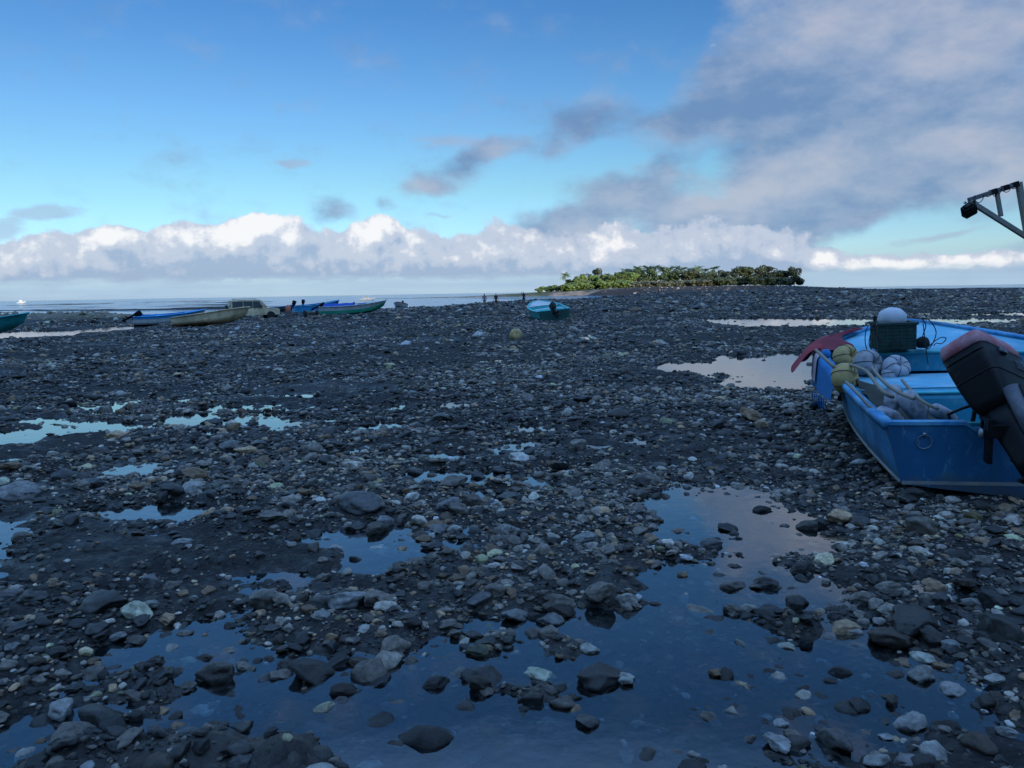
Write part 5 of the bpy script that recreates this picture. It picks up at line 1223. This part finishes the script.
# ------------------------------------------------------------------ unseen ridge added behind the camera to shade the beach and right-hand trees
SUN_EL, SUN_AZ = R(11), R(155)      # azimuth clockwise from +Y, where the sun stands
def build_shade_ridge():
    V, Fc = [], []; nx, ny = 150, 16
    for j in range(ny):
        for i in range(nx):
            x = -2600 + 5200 * i / (nx - 1); v = j / (ny - 1); y = -640 - 520 * v
            cr = 270 + 34 * min(1, max(0, (x - 668) / 110)) + 5 * mnoise.noise(Vector((x / 90, 3.1, 0)))
            hgt = cr * math.sin(math.pi * min(1, v * .96 + .01)) ** .7 + 14 * mnoise.noise(Vector((x / 120, y / 150, 0))) * (1 - math.exp(-((v - .5) / .18) ** 2))
            V.append((x, y, max(-4, hgt - 6)))
    idx = lambda i, j: j * nx + i
    for j in range(ny - 1):
        for i in range(nx - 1): Fc.append((idx(i, j), idx(i + 1, j), idx(i + 1, j + 1), idx(i, j + 1)))
    m = leaf_mat('shade_ridge_green', (.03, .05, .02), (.05, .07, .03))
    o = link(bpy.data.objects.new('hills', np_mesh('hills', np.array(V), np.array(Fc), m, dict(tone=rng.random(len(V)))))); tag(o, kind='structure')

# ------------------------------------------------------------------ sky
SKY_STRENGTH, EXPOSURE = .13, .9
def azel(px, py):
    r = ray(px, py).normalized(); return math.degrees(math.atan2(r.x, r.y)), math.degrees(math.asin(r.z))
def build_sky():
    w = bpy.data.worlds.new('World'); S.world = w; w.use_nodes = True; nt = w.node_tree; nt.nodes.clear(); L = nt.links.new
    def math_(op, a, b=None, c=None, clamp=False):
        n = nd(nt, 'ShaderNodeMath', operation=op); n.use_clamp = clamp
        for k, v in enumerate((a, b, c)):
            if v is None: continue
            if isinstance(v, (int, float)): n.inputs[k].default_value = v
            else: L(v, n.inputs[k])
        return n.outputs[0]
    def sm(v, a, b):
        n = nd(nt, 'ShaderNodeMapRange', interpolation_type='SMOOTHSTEP'); n.inputs[1].default_value = a; n.inputs[2].default_value = b; L(v, n.inputs[0]); return n.outputs[0]
    def mix(f, a, b):
        n = nd(nt, 'ShaderNodeMix', data_type='RGBA')
        for k, v in ((0, f), (6, a), (7, b)):
            if isinstance(v, (int, float)): n.inputs[k].default_value = v
            elif isinstance(v, tuple): n.inputs[k].default_value = c4(v)
            else: L(v, n.inputs[k])
        return n.outputs[2]
    out = nd(nt, 'ShaderNodeOutputWorld'); bg = nd(nt, 'ShaderNodeBackground'); L(bg.outputs[0], out.inputs[0]); bg.inputs[1].default_value = SKY_STRENGTH
    sky = nd(nt, 'ShaderNodeTexSky', sky_type='NISHITA'); sky.sun_disc = False; sky.sun_elevation = SUN_EL; sky.sun_rotation = SUN_AZ; sky.air_density = 1.0; sky.dust_density = .2; sky.ozone_density = 1.6; sky.altitude = 0
    tc = nd(nt, 'ShaderNodeTexCoord'); sp = nd(nt, 'ShaderNodeSeparateXYZ'); L(tc.outputs['Generated'], sp.inputs[0])
    az = math_('MULTIPLY', math_('ARCTAN2', sp.outputs[0], sp.outputs[1]), 57.2958); el = math_('MULTIPLY', math_('ARCSINE', sp.outputs[2]), 57.2958)
    cb = nd(nt, 'ShaderNodeCombineXYZ'); L(az, cb.inputs[0]); L(el, cb.inputs[1]); P = cb.outputs[0]
    def noise(v, scale, det=6, ro=.55, loc=(0, 0, 0), st=(1, 1, 1)):
        mp = nd(nt, 'ShaderNodeMapping'); mp.inputs['Location'].default_value = loc; mp.inputs['Scale'].default_value = st; L(v, mp.inputs[0])
        n = nd(nt, 'ShaderNodeTexNoise'); n.inputs['Scale'].default_value = scale; n.inputs['Detail'].default_value = det; n.inputs['Roughness'].default_value = ro; L(mp.outputs[0], n.inputs['Vector']); return n
    def warp(v, amp, scale, loc):
        n = noise(v, scale, 3, .5, loc); s_ = nd(nt, 'ShaderNodeVectorMath', operation='SUBTRACT'); L(n.outputs['Color'], s_.inputs[0]); s_.inputs[1].default_value = (.5, .5, .5)
        m_ = nd(nt, 'ShaderNodeVectorMath', operation='MULTIPLY_ADD'); L(s_.outputs[0], m_.inputs[0]); m_.inputs[1].default_value = (amp, amp * .7, 0); L(v, m_.inputs[2]); return m_.outputs[0]
    def offs(v, d):
        a = nd(nt, 'ShaderNodeVectorMath', operation='ADD'); L(v, a.inputs[0]); a.inputs[1].default_value = d; return a.outputs[0]
    def blobs(v, lst):
        acc = None
        for b in lst:
            px, py, rx, ry = b[:4]; rot = b[4] if len(b) > 4 else 0; amp = b[5] if len(b) > 5 else 1
            a, e = azel(px, py)
            mp = nd(nt, 'ShaderNodeMapping', vector_type='TEXTURE'); mp.inputs['Location'].default_value = (a, e, 0); mp.inputs['Rotation'].default_value = (0, 0, R(rot))
            mp.inputs['Scale'].default_value = (rx * .0716, ry * .0716, 1); L(v, mp.inputs[0])
            g = nd(nt, 'ShaderNodeTexGradient', gradient_type='SPHERICAL'); L(mp.outputs[0], g.inputs[0])
            acc = math_('MULTIPLY', g.outputs['Fac'], amp) if acc is None else math_('MULTIPLY_ADD', g.outputs['Fac'], amp, acc)
        return acc
    K = 1 / (SKY_STRENGTH * 2 ** EXPOSURE)
    col = lambda r, g, b: tuple(((x / 255 + .055) / 1.055) ** 2.4 * K for x in (r, g, b))
    # blue of the open sky: what the phone's exposure keeps of it, by elevation; overhead, out of view, brightened as added fill
    S0 = SKY_STRENGTH * 2 ** EXPOSURE
    gr = nd(nt, 'ShaderNodeValToRGB'); es = gr.color_ramp.elements; stops = ((0, (.095, .130, .235)), (4, (.084, .124, .19)), (7, (.080, .120, .150)), (12, (.067, .109, .155)), (18.5, (.0455, .090, .145)), (29, (.043, .088, .145)), (43, (.54, .64, .79)), (90, (1.30, 1.44, 1.56)))
    while len(es) < len(stops): es.new(.5)
    for k, (e_, c_) in enumerate(stops): es[k].position = e_ / 90; es[k].color = c4(tuple(v / S0 for v in c_))
    L(math_('MULTIPLY', el, 1 / 90, clamp=True), gr.inputs[0])
    vm = nd(nt, 'ShaderNodeVectorMath', operation='MULTIPLY'); L(sky.outputs[0], vm.inputs[0]); L(gr.outputs[0], vm.inputs[1]); base = vm.outputs[0]
    # thin pale veil towards the horizon
    veil = math_('MULTIPLY', sm(el, 3.0, .6), math_('MULTIPLY_ADD', noise(P, .35, 4, .55, (3, 1, 0), (.22, 2.2, 1)).outputs[0], .5, .62), clamp=True)
    c = mix(veil, base, mix(noise(P, .5, 5, .55, (9, 1, 0), (.16, 2.6, 1)).outputs[0], col(150, 178, 212), col(184, 214, 236)))
    # wisps
    wis = blobs(warp(P, 1.2, .5, (2, 9, 0)), [(292, 164, 34, 6), (470, 142, 110, 14, 0, .8), (45, 213, 44, 10, 8, 1.2), (2, 230, 26, 12, 0, 1.2), (935, 238, 80, 7, 10, .8), (440, 216, 40, 5, 0, .7), (870, 215, 40, 8, 5, .8), (560, 60, 200, 20, 12, .12)])
    wn = noise(P, 1.1, 6, .6, (5, 2, 0), (.5, 1.6, 1)).outputs[0]
    c = mix(math_('MULTIPLY', sm(math_('MULTIPLY_ADD', math_('SUBTRACT', wn, .5), .9, wis), .25, .8), .55), c, col(165, 178, 205))
    # broken stratocumulus, upper right to centre
    B = [(960, 45, 270, 140, 0, 1.15), (830, 40, 130, 100, 30, .6), (790, 105, 130, 62, 5, .95), (705, 100, 80, 50, 0, .45), (650, 118, 90, 26, 0, .7), (585, 118, 55, 24, 25, .75), (930, 150, 190, 70, 0, .7),
         (740, 192, 130, 48, 5, .85), (850, 185, 150, 54, 12, .8), (630, 190, 80, 32, 25, .75), (575, 212, 80, 30, 20, .7), (540, 232, 70, 30, 0, .6), (640, 228, 120, 40, 0, .75), (760, 232, 150, 40, 0, .75), (840, 205, 90, 30, 10, .5), (1005, 160, 90, 60, 0, .7),
         (470, 166, 66, 20, 16, 1.05), (500, 152, 50, 12, 5, .6), (545, 155, 32, 14, 8, .6), (425, 184, 26, 12, 0, .5), (332, 208, 30, 16, 5, .7), (383, 198, 18, 12, -20, .7), (655, 160, 90, 24, 0, .3), (920, 232, 100, 26, 0, -.6), (600, 152, 50, 14, 0, -.35), (590, 168, 40, 12, 0, -.3), (700, 160, 40, 10, 0, -.25), (690, 60, 60, 60, 0, -.4)]
    def densB(v):
        n = noise(v, .24, 8, .58, (11, 4, 0), (.8, 1.25, 1)).outputs[0]
        return math_('MULTIPLY_ADD', math_('SUBTRACT', n, .5), 2.2, blobs(warp(v, 3.4, .22, (1, 7, 0)), B))
    dB = densB(P)
    aB = sm(dB, -.05, .95)
    lit = noise(P, .20, 7, .6, (4, 14, 2), (.8, 1.5, 1)).outputs[0]
    lit2 = noise(offs(P, (-.7, 1.1, 0)), .20, 7, .6, (4, 14, 2), (.8, 1.5, 1)).outputs[0]
    shB = math_('ADD', math_('MULTIPLY', math_('SUBTRACT', lit, lit2), 2.0), math_('MULTIPLY_ADD', lit, .8, .0))
    pinkP = blobs(P, [(760, 190, 160, 34, 5, .55), (860, 158, 120, 30, 10, .4), (930, 40, 150, 60, 0, .5), (1000, 160, 60, 50, 0, .7), (690, 212, 90, 26, 0, .4), (500, 148, 50, 12, 0, .3), (820, 20, 80, 50, 0, .35), (600, 235, 80, 24, 0, .45),
                      (710, 104, 110, 46, 0, -.30), (790, 84, 110, 40, 10, -.22), (600, 122, 90, 24, 0, -.35), (470, 168, 60, 18, 0, -.3), (830, 120, 140, 40, 0, -.35), (640, 190, 60, 20, 0, -.2)])
    shB = math_('ADD', shB, pinkP)
    cB = mix(sm(shB, -.25, .75), col(110, 142, 184), col(152, 170, 199)); cB = mix(sm(shB, .45, 1.35), cB, col(182, 188, 206))
    c = mix(math_('MULTIPLY', aB, .88), c, cB)
    # cumulus along the horizon
    C = [(20, 262, 62, 26), (85, 256, 66, 30), (112, 240, 32, 16, 0, .8), (150, 256, 66, 32), (190, 243, 42, 24), (220, 246, 40, 28), (247, 236, 28, 24, 0, 1.1), (262, 226, 20, 16), (290, 234, 26, 24, 0, 1.1), (268, 254, 50, 26, 0, .9), (330, 252, 56, 32), (372, 236, 28, 28, 0, 1.1),
         (385, 228, 20, 16), (412, 246, 34, 28), (445, 258, 56, 28), (500, 250, 52, 36), (555, 256, 60, 34), (612, 244, 34, 30), (645, 260, 60, 28), (695, 256, 56, 26), (740, 256, 60, 28), (770, 246, 60, 26, 0, .8), (700, 240, 70, 30, 0, .8), (830, 262, 40, 18, 0, .7), (780, 258, 26, 14), (822, 258, 18, 12), (850, 268, 60, 12), (905, 266, 60, 15), (40, 272, 120, 18, 0, .6), (200, 270, 130, 22, 0, .7), (380, 268, 130, 24, 0, .7), (540, 266, 120, 26, 0, .7), (680, 268, 120, 22, 0, .6), (960, 268, 50, 13), (1005, 262, 50, 18)]
    def densC(v):
        n = noise(v, .55, 7, .6, (7, 3, 0)).outputs[0]; n2 = noise(v, 1.5, 4, .55, (1, 5, 0)).outputs[0]
        d = math_('MULTIPLY_ADD', math_('SUBTRACT', n, .5), .95, blobs(warp(v, .9, .7, (8, 2, 0)), C))
        return math_('MULTIPLY_ADD', math_('SUBTRACT', n2, .5), .35, d)
    dC = densC(P); dC2 = densC(offs(P, (-.45, .75, 0)))
    flat = sm(math_('ADD', el, math_('MULTIPLY', math_('SUBTRACT', wn, .5), .9)), .75, 1.5)
    aC = math_('MULTIPLY', sm(dC, .20, .42), flat)
    def bil(v): return math_('MULTIPLY_ADD', noise(v, 1.5, 5, .6, (6, 3, 1)).outputs[0], .5, noise(v, .62, 4, .55, (2, 8, 5)).outputs[0])
    dd = math_('ADD', math_('SUBTRACT', dC, dC2), math_('MULTIPLY', math_('SUBTRACT', bil(P), bil(offs(P, (.28, .42, 0)))), 1.5))
    warmth = blobs(P, [(262, 230, 50, 26, 0, 1.0), (240, 240, 40, 20, 0, .4), (380, 238, 44, 34, 0, .9), (612, 244, 34, 28, 0, .8), (500, 238, 50, 26, 0, .1), (720, 245, 120, 40, 0, -.7), (560, 240, 40, 30, 0, -.25), (320, 250, 40, 24, 0, -.2), (60, 252, 80, 26, 0, -.3), (150, 250, 46, 24, 0, -.3), (440, 245, 34, 26, 0, -.25), (210, 236, 30, 14, 0, -.2), (190, 240, 50, 22, 0, .25), (820, 258, 24, 14, 0, .8), (110, 238, 36, 14, 0, .3), (780, 258, 24, 12, 0, .3), (1000, 258, 40, 14, 0, .5)])
    shC = math_('ADD', math_('MULTIPLY_ADD', dd, .85, .11), math_('ADD', math_('MULTIPLY', warmth, .6), math_('MULTIPLY_ADD', el, .05, -.10)))
    cC = mix(sm(shC, -.2, .42), col(160, 182, 211), col(194, 205, 224)); cC = mix(sm(shC, .48, 1.15), cC, col(249, 249, 251))
    c = mix(math_('MULTIPLY', aC, .95), c, cC)
    # below the horizon: same as the veil
    L(c, bg.inputs[0])
    w.cycles.sampling_method = 'MANUAL'; w.cycles.sample_map_resolution = 1024
    sd = bpy.data.lights.new('sun', 'SUN'); sd.energy = 3.2; sd.angle = R(.5); sd.color = (1, .86, .68)
    so = bpy.data.objects.new('sun', sd); COL.objects.link(so)
    d = Vector((math.sin(SUN_AZ) * math.cos(SUN_EL), math.cos(SUN_AZ) * math.cos(SUN_EL), math.sin(SUN_EL)))
    so.rotation_euler = d.to_track_quat('Z', 'Y').to_euler(); so.location = d * 50

# ------------------------------------------------------------------ build
S.view_settings.view_transform = 'Standard'; S.view_settings.look = 'None'; S.view_settings.exposure = EXPOSURE; S.view_settings.gamma = 1
S.render.engine = 'CYCLES'
S.cycles.use_denoising = True; S.cycles.max_bounces = 5; S.cycles.diffuse_bounces = 2; S.cycles.glossy_bounces = 3; S.cycles.transparent_max_bounces = 8; S.cycles.caustics_reflective = False; S.cycles.caustics_refractive = False
import time
T0 = time.time()
make_ground_mat(); make_rock_mat(); make_water_mats(); make_boat_mats()
build_sky(); build_shade_ridge()
near_boat(); boat_load(); build_far_boats(); build_truck(); build_boom(); build_people(); build_small()
print('things', time.time() - T0)
build_ground(); print('ground', time.time() - T0)
build_water(); build_trees(); print('trees', time.time() - T0)
build_stones(); print('stones', time.time() - T0)
